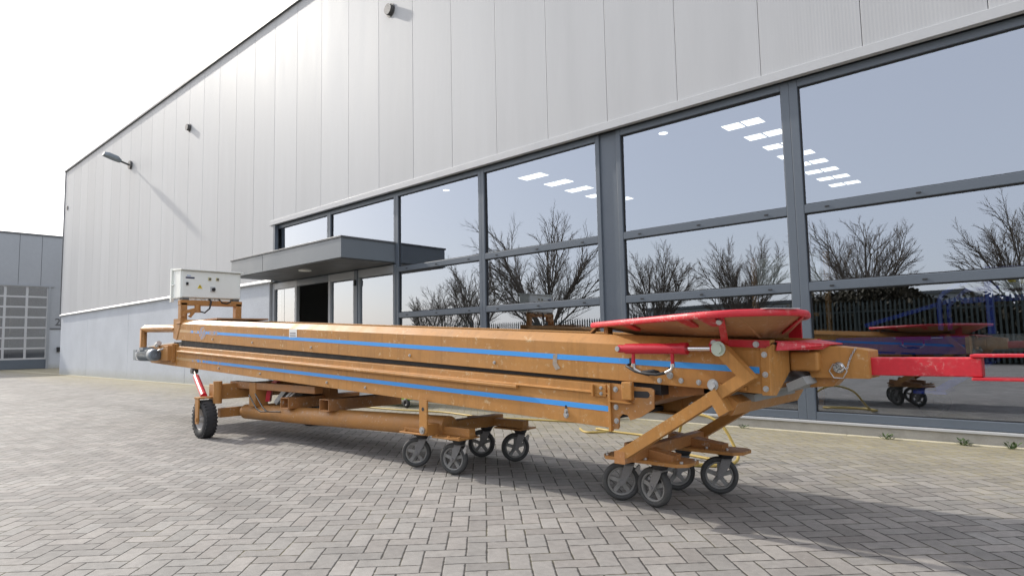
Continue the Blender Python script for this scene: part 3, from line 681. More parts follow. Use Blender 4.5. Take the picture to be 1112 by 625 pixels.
for yw, s in ((3.15, -1), (4.54, 1)):
    wh = MB(); rr = .222; prof = [(.125, -.062), (.165, -.068), (.196, -.066), (.212, -.052), (.219, -.025), (.221, 0), (.219, .025), (.212, .052), (.196, .066), (.165, .068), (.125, .062)]
    wh.lathe(prof, (-7.85, yw, rr), 'y', 48)
    for i in range(30):               # tread lugs
        t = 2*math.pi*i/30
        for a, o_ in ((-.036, 0), (.036, .5)):
            tt = t + o_*2*math.pi/30; c, s_ = math.cos(tt), math.sin(tt)
            wh.bar((-7.85 + .2125*c, yw + a - .028, rr + .2125*s_), (-7.85 + .2125*c, yw + a + .028, rr + .2125*s_), .022, .018, up=(c, 0, s_))
    ty = wh.build('rear_wheel', m_tyre, cv)
    q = MB(); q.lathe([(.127, -.058), (.127, .058), (.118, .058), (.112, .02), (.05, .015), (.05, -.015), (.112, -.02), (.118, -.058)], (-7.85, yw, rr), 'y', 32); q.cyl((-7.85, yw - .07, rr), (-7.85, yw + .07, rr), .038, n=16); q.build('rim', m_rimsteel, ty)
    q = MB()
    for k in (-.088, .088): q.prism_xz([(-7.885, .17), (-7.815, .17), (-7.80, .42), (-7.80, .47), (-7.90, .47), (-7.90, .42)], yw + k - .008, yw + k + .008)
    q.box((-7.92, yw - .10, .462), (-7.78, yw + .14, .482)); q.cyl((-7.74, yw + .10, .40), (-7.74, yw + .10, .66), .05, n=18); q.cyl((-7.85, yw - .105, rr), (-7.85, yw + .105, rr), .022, n=12); q.build('wheel_fork', m_orange_fr, cv, bevel=.004)
    q = MB(); q.cyl((-7.91, yw - s*.01, .485), (-8.64, yw - s*.20, .685), .038, n=18); rc = q.build('hydraulic_cylinder', m_redcyl, cv)
    q = MB(); q.cyl((-8.64, yw - s*.20, .685), (-8.86, yw - s*.26, .745), .019, n=12); q.build('piston_rod', m_chrome, rc)
    q = MB(); q.cyl((-8.90, yw - s*.235, .757), (-8.90, yw - s*.315, .757), .036, n=16); q.box((-8.93, yw - s*.26, .75), (-8.87, yw - s*.30, .80)); q.build('cylinder_lug', m_darkmetal, rc, bevel=.01)
b = MB(); b.tube([(-7.35, 3.45, .50), (-7.1, 3.42, .36), (-7.0, 3.42, .33), (-6.7, 3.5, .34)], .008, 6); b.tube([(-7.2, 3.45, .52), (-6.95, 3.42, .38), (-6.85, 3.42, .34)], .008, 6); b.build('hose', m_black, cv)
b = MB(); b.box((-7.15, 3.75, .40), (-6.7, 4.2, .55)); b.build('valve_block', m_darkmetal, cv, bevel=.02)
b = MB(); b.bar((-7.1, 3.66, .40), (-6.95, 3.72, .58), .05, .05); b.cyl((-6.9, 3.62, .42), (-6.78, 3.70, .56), .02, n=10); b.cyl((-6.85, 3.6, .40), (-6.66, 3.7, .58), .014, n=10); b.build('valve_fitting', m_steel, cv)
b = MB(); b.bar((-7.22, 3.62, .42), (-7.20, 3.64, .60), .07, .05); b.cyl((-6.55, 4.0, .44), (-6.55, 4.0, .60), .06, n=14); b.build('valve_handle', m_redcyl, cv)
b = MB(); b.prism_xz([(-6.52, .44), (-6.32, .44), (-6.36, .66), (-6.48, .66)], 3.9, 4.0); b.build('strut', m_orange_old, cv)
b = MB(); b.bar((-7.05, 3.6, .62), (-6.9, 3.6, .70), .05, .05); b.build('lug', m_redcyl, cv)

# mid bogie
b = MB(); b.prism_xz([(-4.14, .34), (-4.11, .315), (-4.07, .315), (-4.045, .34), (-4.045, .60), (-4.14, .60)], 3.375, 3.392); b.build('bracket', m_orange, cv, bevel=.004)
b = MB(); b.cyl((-4.092, 3.375, .355), (-4.092, 3.36, .355), .030, n=20); b.cyl((-4.092, 3.36, .355), (-4.092, 3.35, .355), .016, n=6); b.build('bolt', m_steel, cv)
b = MB(); b.cyl((-4.092, 3.376, .525), (-4.092, 3.3735, .525), .016, n=16); b.build('slot', m_black, cv)
b = MB()
b.box((-4.52, 3.46, .292), (-4.20, 3.66, .306)); b.box((-4.05, 3.43, .292), (-3.72, 3.66, .306)); b.box((-4.40, 4.10, .292), (-4.12, 4.32, .306)); b.box((-4.02, 4.13, .292), (-3.70, 4.34, .306)); b.build('caster_plate', m_orange_fr, cv, bevel=.004)
b = MB(); b.box((-4.16, 3.40, .307), (-4.06, 4.30, .40)); b.box((-4.06, 3.54, .307), (-3.72, 3.61, .375)); b.box((-4.40, 4.16, .307), (-3.70, 4.24, .375)); b.box((-4.50, 3.50, .307), (-4.16, 3.56, .34)); b.build('bogie_frame', m_orange_fr, cv, bevel=.005)
b = MB()
for x, y in ((-4.47, 3.49), (-4.25, 3.49), (-4.02, 3.46), (-3.87, 3.46), (-3.75, 3.46), (-4.02, 3.63), (-3.75, 3.63)): b.cyl((x, y, .306), (x, y, .318), .013, n=6)
b.build('bolt', m_orange_fr, cv)

# casters: one built, the rest copied
def make_caster():
    b = MB()
    for s in (-1, 1): b.prism_xz([(-.028, .240), (.036, .240), (.020, .195), (-.032, .108), (-.045, .100), (-.062, .104), (-.066, .120), (-.058, .150)], s*.034 - .0035, s*.034 + .0035)
    b.box((-.03, -.0375, .228), (.036, .0375, .2395)); b.cyl((-.05, -.046, .125), (-.05, .046, .125), .012, n=12)
    c = b.build('caster', m_fork, cv, bevel=.002)
    b = MB(); b.box((-.066, -.056, .274), (.066, .056, .289)); b.cyl((0,0,.240), (0,0,.262), .042, .055, n=24); b.cyl((0,0,.262), (0,0,.274), .055, n=24); b.build('swivel', m_black, c)
    t = MB(); t.lathe([(.092, -.022), (.108, -.025), (.118, -.022), (.124, -.012), (.125, 0), (.124, .012), (.118, .022), (.108, .025), (.092, .022)], (-.05, 0, .125), 'y', 40); t.build('tyre', m_castertyre, c)
    t = MB(); t.lathe([(.0925, -.020), (.0925, .020), (.080, .018), (.080, -.018)], (-.05, 0, .125), 'y', 40); t.cyl((-.05, -.026, .125), (-.05, .026, .125), .028, n=20)
    for i in range(5):
        a = 2*math.pi*i/5 + .3; cc, ss = math.cos(a), math.sin(a)
        t.bar((-.05 + .02*cc, 0, .125 + .02*ss), (-.05 + .082*cc, 0, .125 + .082*ss), .028, .026, up=(-ss, 0, cc))
    t.build('rim', m_rim, c); return c
c0 = make_caster()
spots = [(-4.38, 3.54, 44), (-3.89, 3.53, 18), (-4.26, 4.21, 35), (-3.86, 4.235, 52), (-2.38, 3.65, 36), (-2.12, 3.63, -8), (-2.23, 4.13, 40), (-1.95, 4.2, 24)]
for i, (x, y, a) in enumerate(spots):
    o = c0 if i == 0 else copy_tree(c0, cv)
    o.rotation_euler = (0, 0, R(a)); off = Vector((-.05*math.cos(R(a)), -.05*math.sin(R(a)), 0))
    o.location = Vector((x, y, .003)) - off - cv.location
    if i in (1, 3, 4): b = MB(); b.prism_xz([(.04, .20), (.07, .232), (.078, .222), (.06, .16), (.05, .165)], -.022, .022); b.build('brake_pedal', m_rimsteel, o)

# front bogie, lifting arms
b = MB()
for ya, yb, xa, xb in ((3.50, 3.74, -2.45, -1.84), (4.07, 4.30, -2.32, -1.74)): b.prism_xy([(xa, ya + .06), (xa + .05, ya), (xb - .05, ya), (xb, ya + .05), (xb, yb - .05), (xb - .05, yb), (xa + .05, yb), (xa, yb - .05)], .290, .310)
b.build('caster_plate', m_orange_fr, cv, bevel=.005)
b = MB()
for x, y in ((-2.40, 3.53), (-2.12, 3.53), (-1.88, 3.54), (-1.86, 3.68), (-2.0, 4.13), (-1.86, 4.14)): b.cyl((x, y, .31), (x, y, .322), .012, n=6)
b.cyl((-2.23, 3.50, .345), (-2.23, 3.47, .345), .022, n=6); b.build('bolt', m_steel, cv)
b = MB(); b.bar((-2.16, 3.30, .352), (-2.16, 4.42, .352), .075, .075); b.build('cross_tube', m_orange_old, cv, bevel=.006)
for yy in (3.335, 4.385):
    b = MB()
    w_ = .066
    p0, pe, pb = Vector((-1.505, 0, 1.0)), Vector((-1.368, 0, .852)), Vector((-2.175, 0, .352))
    n1 = Vector((-(pe - p0).z, 0, (pe - p0).x)).normalized()*w_/2; n2 = Vector((-(pb - pe).z, 0, (pb - pe).x)).normalized()*w_/2
    n1 = n1 if n1.x > 0 else -n1                      # outer side (towards +x)
    n2 = n2 if n2.z < 0 else -n2                      # lower side
    k_in = Vector((-1.415, 0, .858)); k_out = Vector((-1.318, 0, .846)); e1 = (p0 - pe).normalized()*.03
    poly = [p0 + e1 - n1, p0 + e1 + n1, k_out, pb + n2, pb - n2, k_in]
    b.prism_xz([(q.x, q.z) for q in poly], yy - .033, yy + .033)
    b.build('lift_arm', m_orange, cv, bevel=.006)
    b = MB(); b.bar((-1.56, yy, .77), (-1.49, yy, .652), .066, .085, up=(0, 1, 0)); b.build('arm_stub', m_orange, cv, bevel=.005)
b = MB(); b.bar((-1.49, 3.37, .688), (-1.49, 4.42, .688), .085, .07, up=(.85, 0, -.5)); b.build('cross_tube', m_orange_fr, cv, bevel=.005)
bolts([(-1.505, 1.0)], .028, 3.30, paint('pivot_zinc', (.55,.62,.52), .4, .1, 20, metal=.5), .02); bolts([(-1.545, .805)], .022, 3.30, m_steel, .02)
b = MB(); b.bar((-2.30, 3.62, .36), (-1.95, 3.62, .31), .10, .07); b.bar((-2.3, 4.2, .36), (-1.9, 4.2, .31), .1, .06); b.build('gusset', m_orange_old, cv, bevel=.004)
# lifting cylinder on the near side (and its twin)
for yy in (3.335, 4.385):
    s = -1 if yy < YM else 1
    b = MB(); b.cyl((-2.11, yy, 1.003), (-1.71, yy, 1.002), .031, n=24); b.cyl((-2.16, yy, 1.004), (-2.11, yy, 1.003), .024, n=20); b.cyl((-1.745, yy, 1.002), (-1.705, yy, 1.002), .034, n=24)
    for x in (-2.06, -1.80): b.cyl((x, yy, .975), (x, yy, .915), .011, n=12)
    b.cyl((-1.56, yy, 1.002), (-1.52, yy, 1.002), .024, n=16)
    hc = b.build('hydraulic_cylinder', m_redcyl, cv)
    b = MB(); b.cyl((-1.71, yy, 1.002), (-1.56, yy, 1.002), .014, n=16); b.build('piston_rod', m_chrome, hc)
    b = MB(); b.cyl((-2.155, yy - .03, 1.004), (-2.155, yy + .03, 1.004), .016, n=8)
    for x in (-2.06, -1.80): b.cyl((x, yy, .915), (x, yy, .897), .014, n=8); b.tube([(x, yy, .90), (x + (.01 if x < -1.9 else -.01), yy, .88), (x + (.05 if x < -1.9 else -.05), yy, .862)], .009, 8)
    b.build('fitting', m_steel, hc)
    b = MB(); b.tube([(-2.01, yy, .862), (-1.97, yy - .01, .857), (-1.90, yy - .015, .852), (-1.85, yy, .862)], .009, 8); b.tube([(-2.125, Y0 if s < 0 else Y1, .91), (-2.11, yy, .90), (-2.05, yy, .868), (-1.96, yy, .85), (-1.89, yy, .868), (-1.93, yy, .873), (-2.0, yy, .865)], .009, 8); b.build('hose', m_black, hc)

# front end of the upper beam, drawbar
b = MB(); zf = .755
b.prism_yz([(Y0 - .004, zf - .005), (Y0 - .004, 1.005), (Y0 + .05, 1.02), (3.70, .985), (3.70, .865), (3.48, zf - .01)], -1.285, -1.272); b.prism_yz([(mir(y), z) for y, z in [(Y0 - .004, zf - .005), (Y0 - .004, 1.005), (Y0 + .05, 1.02), (3.70, .985), (3.70, .865), (3.48, zf - .01)]], -1.285, -1.272)
b.box((-1.32, Y0 - .008, zf - .005), (-1.272, Y0 - .001, 1.0)); b.build('front_plate', m_orange, cv, bevel=.003)
bolts([(-1.297, .965), (-1.297, .86), (-1.297, .785)], .011, Y0 - .008)
b = MB(); b.prism_xz([(-1.62, .80), (-1.40, .772), (-1.40, .790), (-1.62, .815)], Y0 - .03, Y0 - .001); b.build('lip', m_orange, cv, bevel=.003)
b = MB(); b.box((-1.272, 3.70, .865), (-1.12, 4.02, .972)); b.build('coupling_block', m_orange, cv, bevel=.015, seg=3)
b = MB(); b.prism_xz([(-1.18, .828), (-.885, .828), (-.885, .975), (-.93, .985), (-1.10, 1.005), (-1.18, .995)], 3.755, 3.965); b.build('drawbar_socket', m_orange, cv, bevel=.005)
b = MB(); b.prism_xz([(-1.20, .828), (-1.04, .828), (-1.08, .78), (-1.20, .77)], 3.80, 3.92); b.build('gusset', m_orange_fr, cv, bevel=.004)
b = MB(); b.cyl((-1.36, Y0 + .10, .80), (-1.36, Y1 - .10, .80), .05, n=24); b.prism_xz([(-1.27, .80), (-1.18, .84), (-1.16, .80), (-1.26, .755)], 3.62, 4.1); b.build('roller', m_canvas, cv)
b = MB(); b.prism_xz([(-1.72, .735), (-1.42, .70), (-1.42, .74), (-1.72, .77)], 3.55, 4.2); b.build('skirt', m_canvas, cv)
b = MB(); b.box((-.90, 3.80, .844), (-.408, 3.92, .938)); db = b.build('drawbar', m_red, cv, bevel=.006)
b = MB(); b.box((-.45, 3.785, .940), (-.02, 3.935, .954)); b.box((-.45, 3.785, .828), (-.02, 3.935, .842)); b.build('fork', m_red, db, bevel=.003)
b = MB(); b.cyl((-1.03, 3.755, .886), (-1.03, 3.72, .886), .024, .02, n=20); b.cyl((-1.03, 3.755, .886), (-1.03, 3.745, .886), .030, n=20)
pin = b.build('hitch_pin', m_chrome, cv)
b = MB(); b.tube([(-1.03 + .045*math.cos(R(a)) + .0, 3.728, .868 + .043*math.sin(R(a))) for a in range(0, 360, 60)], .004, 6, closed=True); b.build('ring', m_steel, pin)
b = MB(); pts = [(-.985, 3.728, .88), (-.978, 3.74, .915), (-.965, 3.748, .95), (-.945, 3.75, .985)]
n_ = 14
for i in range(n_):
    t = i/(n_ - 1)*3; k_ = min(int(t), 2); a = Vector(pts[k_]).lerp(Vector(pts[k_+1]), t - k_); e = (Vector(pts[k_+1]) - Vector(pts[k_])).normalized(); sd = e.cross(Vector((0, 1, 0))) if i % 2 else Vector((0, 1, 0))
    b.tube([a + e*.008*math.cos(R(q)) + sd*.0045*math.sin(R(q)) for q in range(0, 360, 60)], .0018, 5, closed=True)
b.build('chain', m_steel, pin)
# red hood over the front roller
b = MB(); b.prism_xz([(-1.62, 1.015), (-1.275, .998), (-1.275, 1.04), (-1.60, 1.052)], Y0 + .01, Y0 + .016); b.prism_xz([(-1.62, 1.015), (-1.275, .998), (-1.275, 1.04), (-1.60, 1.052)], Y1 - .016, Y1 - .01)
b.loft([(-1.27, 3.50, 1.03), (-1.27, 4.22, 1.03), (-1.27, 4.22, 1.036), (-1.27, 3.50, 1.036)], [(-1.06, 3.76, 1.008), (-1.06, 3.96, 1.008), (-1.06, 3.96, 1.014), (-1.06, 3.76, 1.014)])
b.loft([(-1.262, 3.50, 1.03), (-1.258, 3.50, 1.03), (-1.06, 3.755, 1.010), (-1.064, 3.755, 1.010)], [(-1.262, 3.47, .985), (-1.258, 3.47, .985), (-1.10, 3.735, .985), (-1.104, 3.735, .985)])
b.build('hood', m_red, cv, bevel=.002); bolts([(-1.585, 1.03), (-1.345, 1.02)], .012, Y0 + .01)
# hopper: red rim, worn ochre dish
rim = [(-2.52, 3.58, 1.160), (-2.42, 3.50, 1.161), (-2.12, 3.33, 1.164), (-1.85, 3.20, 1.168), (-1.60, 3.07, 1.171), (-1.44, 3.01, 1.174), (-1.28, 3.02, 1.177), (-1.16, 3.12, 1.178), (-1.10, 3.30, 1.179), (-1.14, 3.60, 1.180),
       (-1.24, 3.95, 1.180), (-1.37, 4.30, 1.180), (-1.46, 4.50, 1.179), (-1.58, 4.62, 1.177), (-1.75, 4.66, 1.174), (-1.95, 4.58, 1.170), (-2.18, 4.46, 1.166), (-2.42, 4.30, 1.161), (-2.52, 4.18, 1.160), (-2.55, 3.86, 1.160)]
inner = []
for x, y, z in rim:
    ix = min(max(x*.80 + (-1.62)*.2 + (.10 if x < -2.2 else 0), -2.22), -1.36); iy = YM + (y - YM)*.42
    inner.append((ix, iy, 1.052 if x > -2.2 else 1.075))
b = MB(); n_ = len(rim)
b.add([Vector(p) for p in rim] + [Vector(p) for p in inner], [(i, (i+1) % n_, n_ + (i+1) % n_, n_ + i) for i in range(n_)]); b.add(inner, [tuple(range(n_))])
dish = b.build('hopper', m_dish, cv); sol = dish.modifiers.new('solid', 'SOLIDIFY'); sol.thickness = .005
b = MB(); A = []
for i, (x, y, z) in enumerate(rim): A.append(Vector((x, y, z)))
rings = []
for i in range(n_):
    t = (A[(i+1) % n_] - A[i-1]).normalized(); out = t.cross(Vector((0,0,1))).normalized()
    if out.dot(A[i] - Vector((-1.7, YM, 1.17))) < 0: out = -out
    rings.append([A[i] + out*o_ + Vector((0,0,h_)) for o_, h_ in ((-.012, -.018), (.012, -.018), (.018, -.010), (.018, .010), (.010, .018), (-.010, .018), (-.014, .012))])
m_ = 7; b.add([v for q in rings for v in q], [(i*m_ + k, i*m_ + (k+1) % m_, ((i+1) % n_)*m_ + (k+1) % m_, ((i+1) % n_)*m_ + k) for i in range(n_) for k in range(m_)], True)
b.build('hopper_rim', m_red, dish)
b = MB()
for i in (2, 4, 5, 9, 12, 14, 16):
    p, q = Vector(rim[i]), Vector(inner[i]); e = q - p; L = .75 if i == 9 else .36
    t = (A[(i+1) % n_] - A[i-1]).normalized(); w0, w1 = (.05, .03)
    a0, a1 = p + e*.03, p + e*L; dn_ = Vector((0, 0, -.012))
    b.loft([a0 - t*w0, a0 + t*w0, a0 + t*w0 + dn_, a0 - t*w0 + dn_], [a1 - t*w1, a1 + t*w1, a1 + t*w1 + dn_, a1 - t*w1 + dn_])
b.build('gusset', m_red, dish)
b = MB(); b.loft([(-1.515, 3.372, 1.005), (-1.475, 3.372, 1.005), (-1.475, 3.380, 1.005), (-1.515, 3.380, 1.005)], [(-1.392, 3.05, 1.165), (-1.356, 3.05, 1.165), (-1.356, 3.058, 1.168), (-1.392, 3.058, 1.168)]); hpst = b.build('hopper_post', m_red, cv, bevel=.002)
b = MB(); b.cyl((-1.392, 3.09, 1.150), (-1.389, 3.065, 1.135), .015, n=8); b.build('bolt', m_steel, hpst)
b = MB(); b.loft([(-1.498, 3.3695, 1.012), (-1.488, 3.3695, 1.012), (-1.488, 3.373, 1.012), (-1.498, 3.373, 1.012)], [(-1.468, 3.283, 1.055), (-1.458, 3.283, 1.055), (-1.458, 3.287, 1.055), (-1.468, 3.287, 1.055)]); b.build('slot', m_black, hpst)
for y in (3.56, mir(3.56)):
    b = MB(); b.box((-2.40, y - .03, UB(-2.4) + .284), (-2.37, y + .03, 1.15)); b.bar((-2.52, y, UB(-2.5) + .29), (-2.47, y, 1.145), .05, .012); b.build('hopper_foot', m_orange_fr, cv)
b = MB(); b.box((-1.44, 4.20, 1.0), (-1.36, 4.215, 1.165)); b.build('hopper_post', m_red, cv)
b = MB(); b.box((-1.12, 3.035, 1.196), (-1.06, 3.20, 1.1985)) if False else b.prism_xy([(-1.19, 3.10), (-1.15, 3.085), (-1.065, 3.29), (-1.085, 3.30)], 1.1955, 1.1975); b.build('rim_scuff', m_pale, dish)

# ------------------------------------------------------------------ yard clutter
def cablepts(ctrl, n=8):
    P = [Vector(p) for p in ctrl]; out = []
    for i in range(len(P) - 1):
        a, b_, c, d_ = P[max(i-1, 0)], P[i], P[i+1], P[min(i+2, len(P)-1)]
        for k in range(n):
            t = k/n; out.append(.5*((2*b_) + (c - a)*t + (2*a - 5*b_ + 4*c - d_)*t*t + (3*b_ - a - 3*c + d_)*t**3))
    return out + [P[-1]]
b = MB(); b.tube(cablepts([(-4.6, 6.2, .012), (-4.35, 6.0, .012), (-4.15, 6.15, .025), (-4.4, 6.25, .02), (-4.05, 6.2, .012), (-3.7, 6.15, .012), (-3.4, 6.0, .012), (-3.1, 5.75, .015), (-2.95, 5.6, .25), (-2.75, 5.5, .36), (-2.5, 5.45, .30), (-2.35, 5.4, .10), (-2.3, 5.3, .02), (-2.35, 5.05, .012), (-2.7, 4.9, .012), (-3.0, 5.0, .012), (-2.85, 5.25, .03), (-2.5, 5.2, .03), (-2.28, 5.15, .014), (-2.5, 4.95, .02)]), .013, 8)
tag(b.build('air_hose', m_hose), 'yellow hose lying in loops behind the front castors', 'hose')
b = MB(); b.tube(cablepts([(-9.2, 6.3, .012), (-8.2, 6.35, .012), (-7.4, 6.5, .012), (-6.4, 6.4, .012), (-5.4, 6.6, .012), (-4.9, 6.7, .012)]), .013, 8)
tag(b.build('air_hose', m_hose), 'straight yellow hose on the paving beyond the chassis tube', 'hose')
tr = thing('trolley', (-9.0, 6.85, 0), 'small green trolley with black wheels by the glass front', 'trolley')
b = MB(); b.bar((-9.4, 6.85, .16), (-8.4, 6.85, .16), .40, .05); b.bar((-9.25, 6.75, .06), (-9.05, 6.75, .42), .06, .03); b.build('frame', m_green, tr, bevel=.005)
for x in (-9.3, -8.5):
    for y in (6.66, 7.04): b = MB(); b.lathe([(.02, -.02), (.075, -.02), (.08, 0), (.075, .02), (.02, .02)], (x, y, .08), 'y', 24); b.build('wheel', m_black, tr)
b = MB(); b.box((-9.15, 6.7, .19), (-8.5, 7.0, .30)); b.build('load_box', m_steel, tr, bevel=.01)
b = MB()
for kx in range(1): pass
wi = 0
for x, n_, hgt in ((-1.62, 9, .05), (-.98, 14, .07), (-.62, 12, .06), (-3.1, 8, .04)):
    b = MB()
    for i in range(n_*2):
        a = random.uniform(0, 6.28); r_ = random.uniform(.01, .08); z = random.uniform(.2, 1)*hgt; bx, by = x + r_*math.cos(a), 7.40 + r_*.35*math.sin(a) - .03
        l_ = random.uniform(.012, .028); a2 = a + random.uniform(-.7, .7); e = Vector((math.cos(a2), math.sin(a2)*.7, random.uniform(-.2, .9)))*l_; sd = Vector((-math.sin(a2), math.cos(a2), .2))*l_*.5; p = Vector((bx, by, z))
        b.add([p - e, p + sd, p + e, p - sd], [(0, 1, 2, 3)]); b.tube([(x + .2*(bx - x), by, -.003), (bx, by, z)], .0015, 4)
    lab = ['low weed in the kerb joint closest to the wide dark mullion', 'tall weed in the kerb joint between two smaller ones', 'bushy weed in the kerb joint farthest from the hopper', 'tiny weed in the kerb joint behind the hopper end'][wi]; wi += 1
    tag(b.build('weed', m_weed), lab, 'weed', 'weeds along the kerb')

# ------------------------------------------------------------------ machines inside the showroom
bm_ = thing('blue_machine', (-.2, 9.6, .012), 'blue framed conveyor with a grey motor standing behind the glass', 'machine')
b = MB(); b.bar((-.89, 9.5, .80), (-.89, 9.5, 1.85), .075, .075); b.bar((.9, 9.5, .1), (.9, 9.5, 1.85), .075, .075); b.bar((-.89, 9.5, 1.80), (.9, 9.5, 1.80), .07, .07); b.build('post', m_blue, bm_)
b = MB(); b.tube(cablepts([(-1.40, 9.5, 1.10), (-1.40, 9.5, 1.42), (-1.34, 9.5, 1.56), (-1.15, 9.5, 1.66), (-.85, 9.5, 1.70), (.9, 9.5, 1.72)]), .03, 8); b.tube([(-1.40, 10.2, 1.1), (-1.40, 10.2, 1.42), (-1.2, 10.2, 1.62), (.9, 10.2, 1.7)], .03, 8); b.bar((-2.3, 9.7, 1.18), (-1.2, 9.7, 1.50), .05, .05); b.bar((-1.2, 9.7, 1.46), (1.2, 9.7, 1.5), .05, .07); b.build('rail', m_blue, bm_)
b = MB(); b.box((-2.6, 9.4, .80), (1.6, 10.3, 1.02)); b.build('beam', m_blue, bm_)
b = MB(); b.bar((-.9, 9.6, .74), (-1.5, 9.6, .34), .08, .08); b.bar((-.9, 10.1, .74), (-1.5, 10.1, .34), .08, .08); b.box((-1.75, 9.5, .30), (-1.4, 10.2, .34)); b.bar((.8, 9.6, .8), (1.3, 9.6, .012), .08, .08); b.bar((.8, 10.1, .8), (1.3, 10.1, .012), .08, .08); b.build('leg', m_blue, bm_)
for y in (9.55, 10.15):
    b = MB(); b.lathe([(.02, -.03), (.12, -.03), (.14, 0), (.12, .03), (.02, .03)], (-1.58, y, .152), 'y', 24); b.box((-1.62, y - .05, .15), (-1.54, y + .05, .31)); b.build('wheel', m_black, bm_)
b = MB(); b.lathe([(0, -.28), (.10, -.28), (.11, -.1), (.11, .2), (.09, .28), (0, .28)], (-.78, 9.25, .93), 'x', 20); b.box((-1.12, 9.15, .82), (-1.02, 9.4, 1.02)); b.build('motor', m_rimsteel, bm_)
b = MB(); b.box((-.78, 9.44, 1.50), (-.40, 9.46, 1.74)); sg = b.build('sign_plate', m_pale, bm_)
b = MB(); b.box((-.70, 9.436, 1.64), (-.62, 9.4395, 1.72)); b.box((-.58, 9.436, 1.62), (-.48, 9.4395, 1.70)); b.build('sign_mark', m_yellow, sg)
b = MB(); b.box((-.74, 9.436, 1.53), (-.56, 9.4395, 1.57)); b.build('sign_print', m_black, sg)
om = thing('orange_machine', (-3.6, 9.9, .012), 'orange framed conveyor with a white cabinet standing behind the glass', 'machine')
b = MB()
for x in (-2.72, -3.75): b.bar((x, 9.6, 1.08), (x, 9.6, 2.25), .06, .09)
b.bar((-3.75, 9.6, 1.12), (-2.72, 9.6, 1.12), .06, .06); b.bar((-2.86, 9.6, 1.36), (-3.1, 9.6, 1.38), .05, .05); b.build('gantry', m_orange_fr, om)
b = MB(); b.box((-3.72, 9.62, 1.78), (-2.80, 9.85, 2.24)); b.build('cabinet', m_cabinet, om, bevel=.01)
b = MB(); b.box((-3.2, 9.56, 1.40), (-2.95, 9.59, 1.62)); b.build('control_panel', m_cabinet, om)
b = MB(); b.box((-7.2, 9.5, .78), (-2.6, 10.4, 1.05)); b.build('beam', m_orange_fr, om)
b = MB()
for x in (-6.8, -3.1):
    for y in (9.6, 10.3): b.bar((x, y, .014), (x, y, .80), .08, .08)
b.build('leg', m_orange_fr, om)

# ------------------------------------------------------------------ across the yard (seen mirrored in the glass)
pf = thing('palisade_fence', (-15, -12, 0), 'dark steel palisade fence along the far side of the yard', 'fence')
b = MB(); x = -48.
while x < 14:
    h_ = 2.42 + random.uniform(-.01, .01); w_ = .034
    b.prism_xz([(x - w_, .05), (x + w_, .05), (x + w_, h_ - .12), (x, h_), (x - w_, h_ - .12)], -12.012, -11.99); x += .155
b.build('pale', m_fence, pf)
b = MB(); b.box((-48, -12.07, .45), (14, -12.013, .51)); b.box((-48, -12.07, 1.95), (14, -12.013, 2.01)); b.build('rail', m_fence, pf)
b = MB(); x = -48.
while x < 14: b.box((x - .05, -12.17, 0), (x + .05, -12.071, 2.2)); x += 2.75
b.build('post', m_fence, pf)

def branch(mb, p, d_, L, r, lvl, rng, maxl, spread):
    n = 4 if lvl < 3 else 2; pts = [p]; q = p.copy(); dd = d_.copy()
    for i in range(n):
        dd = (dd + Vector((rng.uniform(-1, 1), rng.uniform(-1, 1), rng.uniform(-.4, .6)))*.10).normalized(); q = q + dd*L/n; pts.append(q)
    mb.tube(pts, [r*(1 - .6*i/n) for i in range(n+1)], 6 if lvl < 2 else 4 if lvl < 3 else 3)
    if lvl >= maxl: return
    kids = (0, 11, 8, 6)[lvl]
    for i in range(kids):
        t = .22 + .78*(i + rng.random()*.9)/kids; k = min(int(t*n), n-1); bp = pts[k].lerp(pts[k+1], min(t*n - k, 1))
        ax = dd.orthogonal().normalized(); ax.rotate(Matrix.Rotation(rng.uniform(0, 6.283), 3, dd))
        nd = (dd + ax*spread*rng.uniform(.55, 1.05)).normalized()
        branch(mb, bp, nd, L*rng.uniform(.30, .48)*(1.15 - .35*t), max(r*.42, .0058), lvl + 1, rng, maxl, spread)
def bare_tree(seed, height, limbs, fork_h, maxl, spread=.62, wide=.62):
    rng = random.Random(seed); t = MB(); r0 = height*.019
    t.tube([(0,0,-.2), (.02, 0, fork_h*.4), (0, .02, fork_h)], [r0*1.35, r0*1.05, r0], 10)
    c = MB()
    for i in range(limbs):
        a = 6.283*i*.382 + rng.uniform(-.3, .3); tilt = .06 + wide*math.sqrt((i + .5)/limbs); nd = Vector((math.cos(a)*math.sin(tilt), math.sin(a)*math.sin(tilt), math.cos(tilt)))
        branch(c, Vector((0, 0, fork_h*rng.uniform(.8, 1.0))), nd, (height - fork_h)*(.84 - .26*tilt)*rng.uniform(.92, 1.06), r0*.42, 1, rng, maxl, spread)
    return t, c
tree_spec = [  # x, y, height, seed, limbs, fork, levels
    (-25.3, -15.6, 9.4, 3, 15, 1.7, 4, 'broad tall bare tree with a dense round crown beyond the fence'),
    (-17.6, -15.8, 6.0, 5, 11, 1.2, 4, 'narrow vase shaped bare tree standing beside the pale shed'),
    (-12.7, -15.6, 5.9, 8, 12, 1.0, 4, 'low forked bare tree in front of the pale shed'),
    (-7.3, -15.5, 6.7, 12, 12, 1.3, 4, 'upright bare tree at the end of the dark hedge'),
    (-1.5, -15.6, 6.3, 15, 13, 1.3, 4, 'many limbed bare tree rising above the dark hedge'),
    (-31.2, -15.5, 7.3, 21, 10, 1.3, 4, 'medium height bare tree next to the broad tall one'),
    (-35.2, -16.5, 6.2, 24, 7, 1.2, 4, 'small bare tree at the far end of the fence'),
    (-38.8, -17.5, 5.4, 27, 7, 1.2, 4, 'smallest thin bare tree past the end of the fence row'),
]
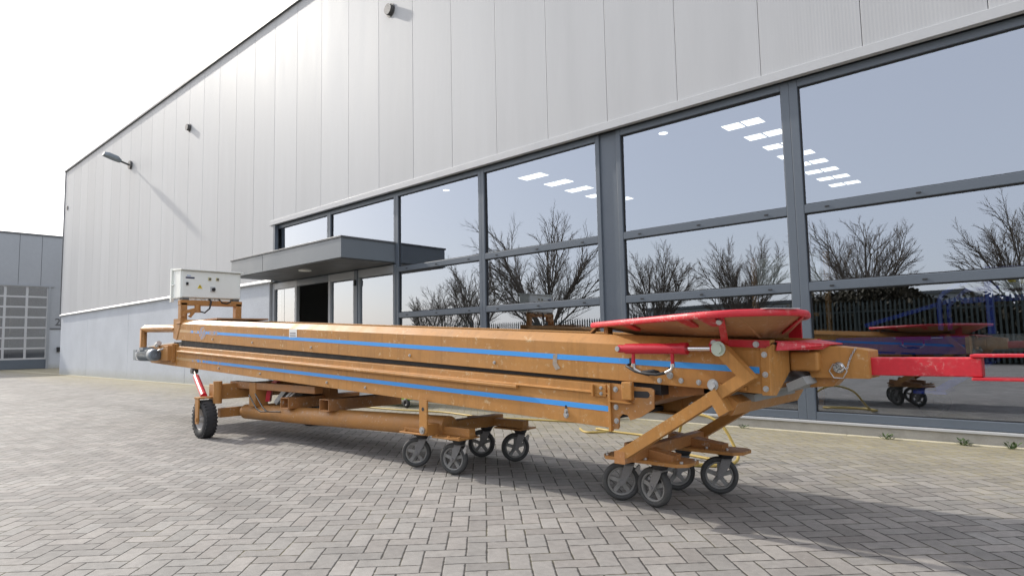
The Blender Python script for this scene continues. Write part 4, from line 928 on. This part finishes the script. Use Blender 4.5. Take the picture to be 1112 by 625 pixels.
for x, y, h_, sd, lb, fk, ml, lab in tree_spec:
    T = thing('bare_tree', (x, y, 0), lab, 'tree', 'bare trees beyond the fence')
    t, c = bare_tree(sd, h_, lb, fk, ml, wide=.80 if lb == 15 else .58)
    t.build('trunk', m_bark, T, loc=(0,0,0)); c.build('crown', m_bark, T, loc=(0,0,0))
b = MB(); rng = random.Random(4)
for i in range(52000):
    x = rng.uniform(-10.5, 9); top = 2.5 + .9*math.sin(x*.7) * .5 + .5*math.sin(x*2.1 + 1) * .4 + min(0, (x + 8)*.35); y = rng.gauss(-13.6, .55); z = rng.uniform(0, 1)**.8*max(top, .3)*(1 + rng.gauss(0, .06))
    p = Vector((x, y, z)); e = Vector((rng.gauss(0,1), rng.gauss(0,1), rng.gauss(0,1))).normalized()*rng.uniform(.05, .13); s_ = e.orthogonal()*.6; b.add([p - e, p + s_, p + e, p - s_], [(0,1,2,3)])
H_ = b.build('hedge', m_leafdark); tag(H_, 'dark dense unclipped hedge behind the palisade fence', 'hedge')
fb = thing('distant_shed', (-26, -52, 0), 'long low pale grey shed far beyond the fence', 'building')
b = MB(); b.box((-38, -62, 0), (-8, -50, 4.6)); b.build('wall', m_far, fb)
b = MB(); b.box((-38.3, -62.3, 4.6), (-7.7, -49.7, 4.9)); b.build('roof', m_coping, fb)
for x in range(-36, -10, 4):
    b = MB(); b.box((x, -49.99, 1.4), (x + 2.2, -49.94, 2.8)); b.build('window', m_glass2, fb)

bpy.context.view_layer.update()
keep = {'pane', 'seal', 'cladding', 'diffuser', 'glazing_bar', 'panel_joint', 'pale', 'crown', 'trunk', 'sticker_print', 'tyre', 'rim', 'rear_wheel', 'caster', 'plinth', 'hose', 'cable', 'fan_grille', 'chain', 'motor', 'window', 'glazed_screen', 'kerb', 'weed', 'hedge'}
for o in list(bpy.data.objects):
    if o.type == 'MESH' and o.parent is not None and o.name.split('.')[0] not in keep and not o.children and len(o.data.vertices) < 4000: split(o)
for o in bpy.data.objects:
    if 'abs' in o.keys(): del o['abs']
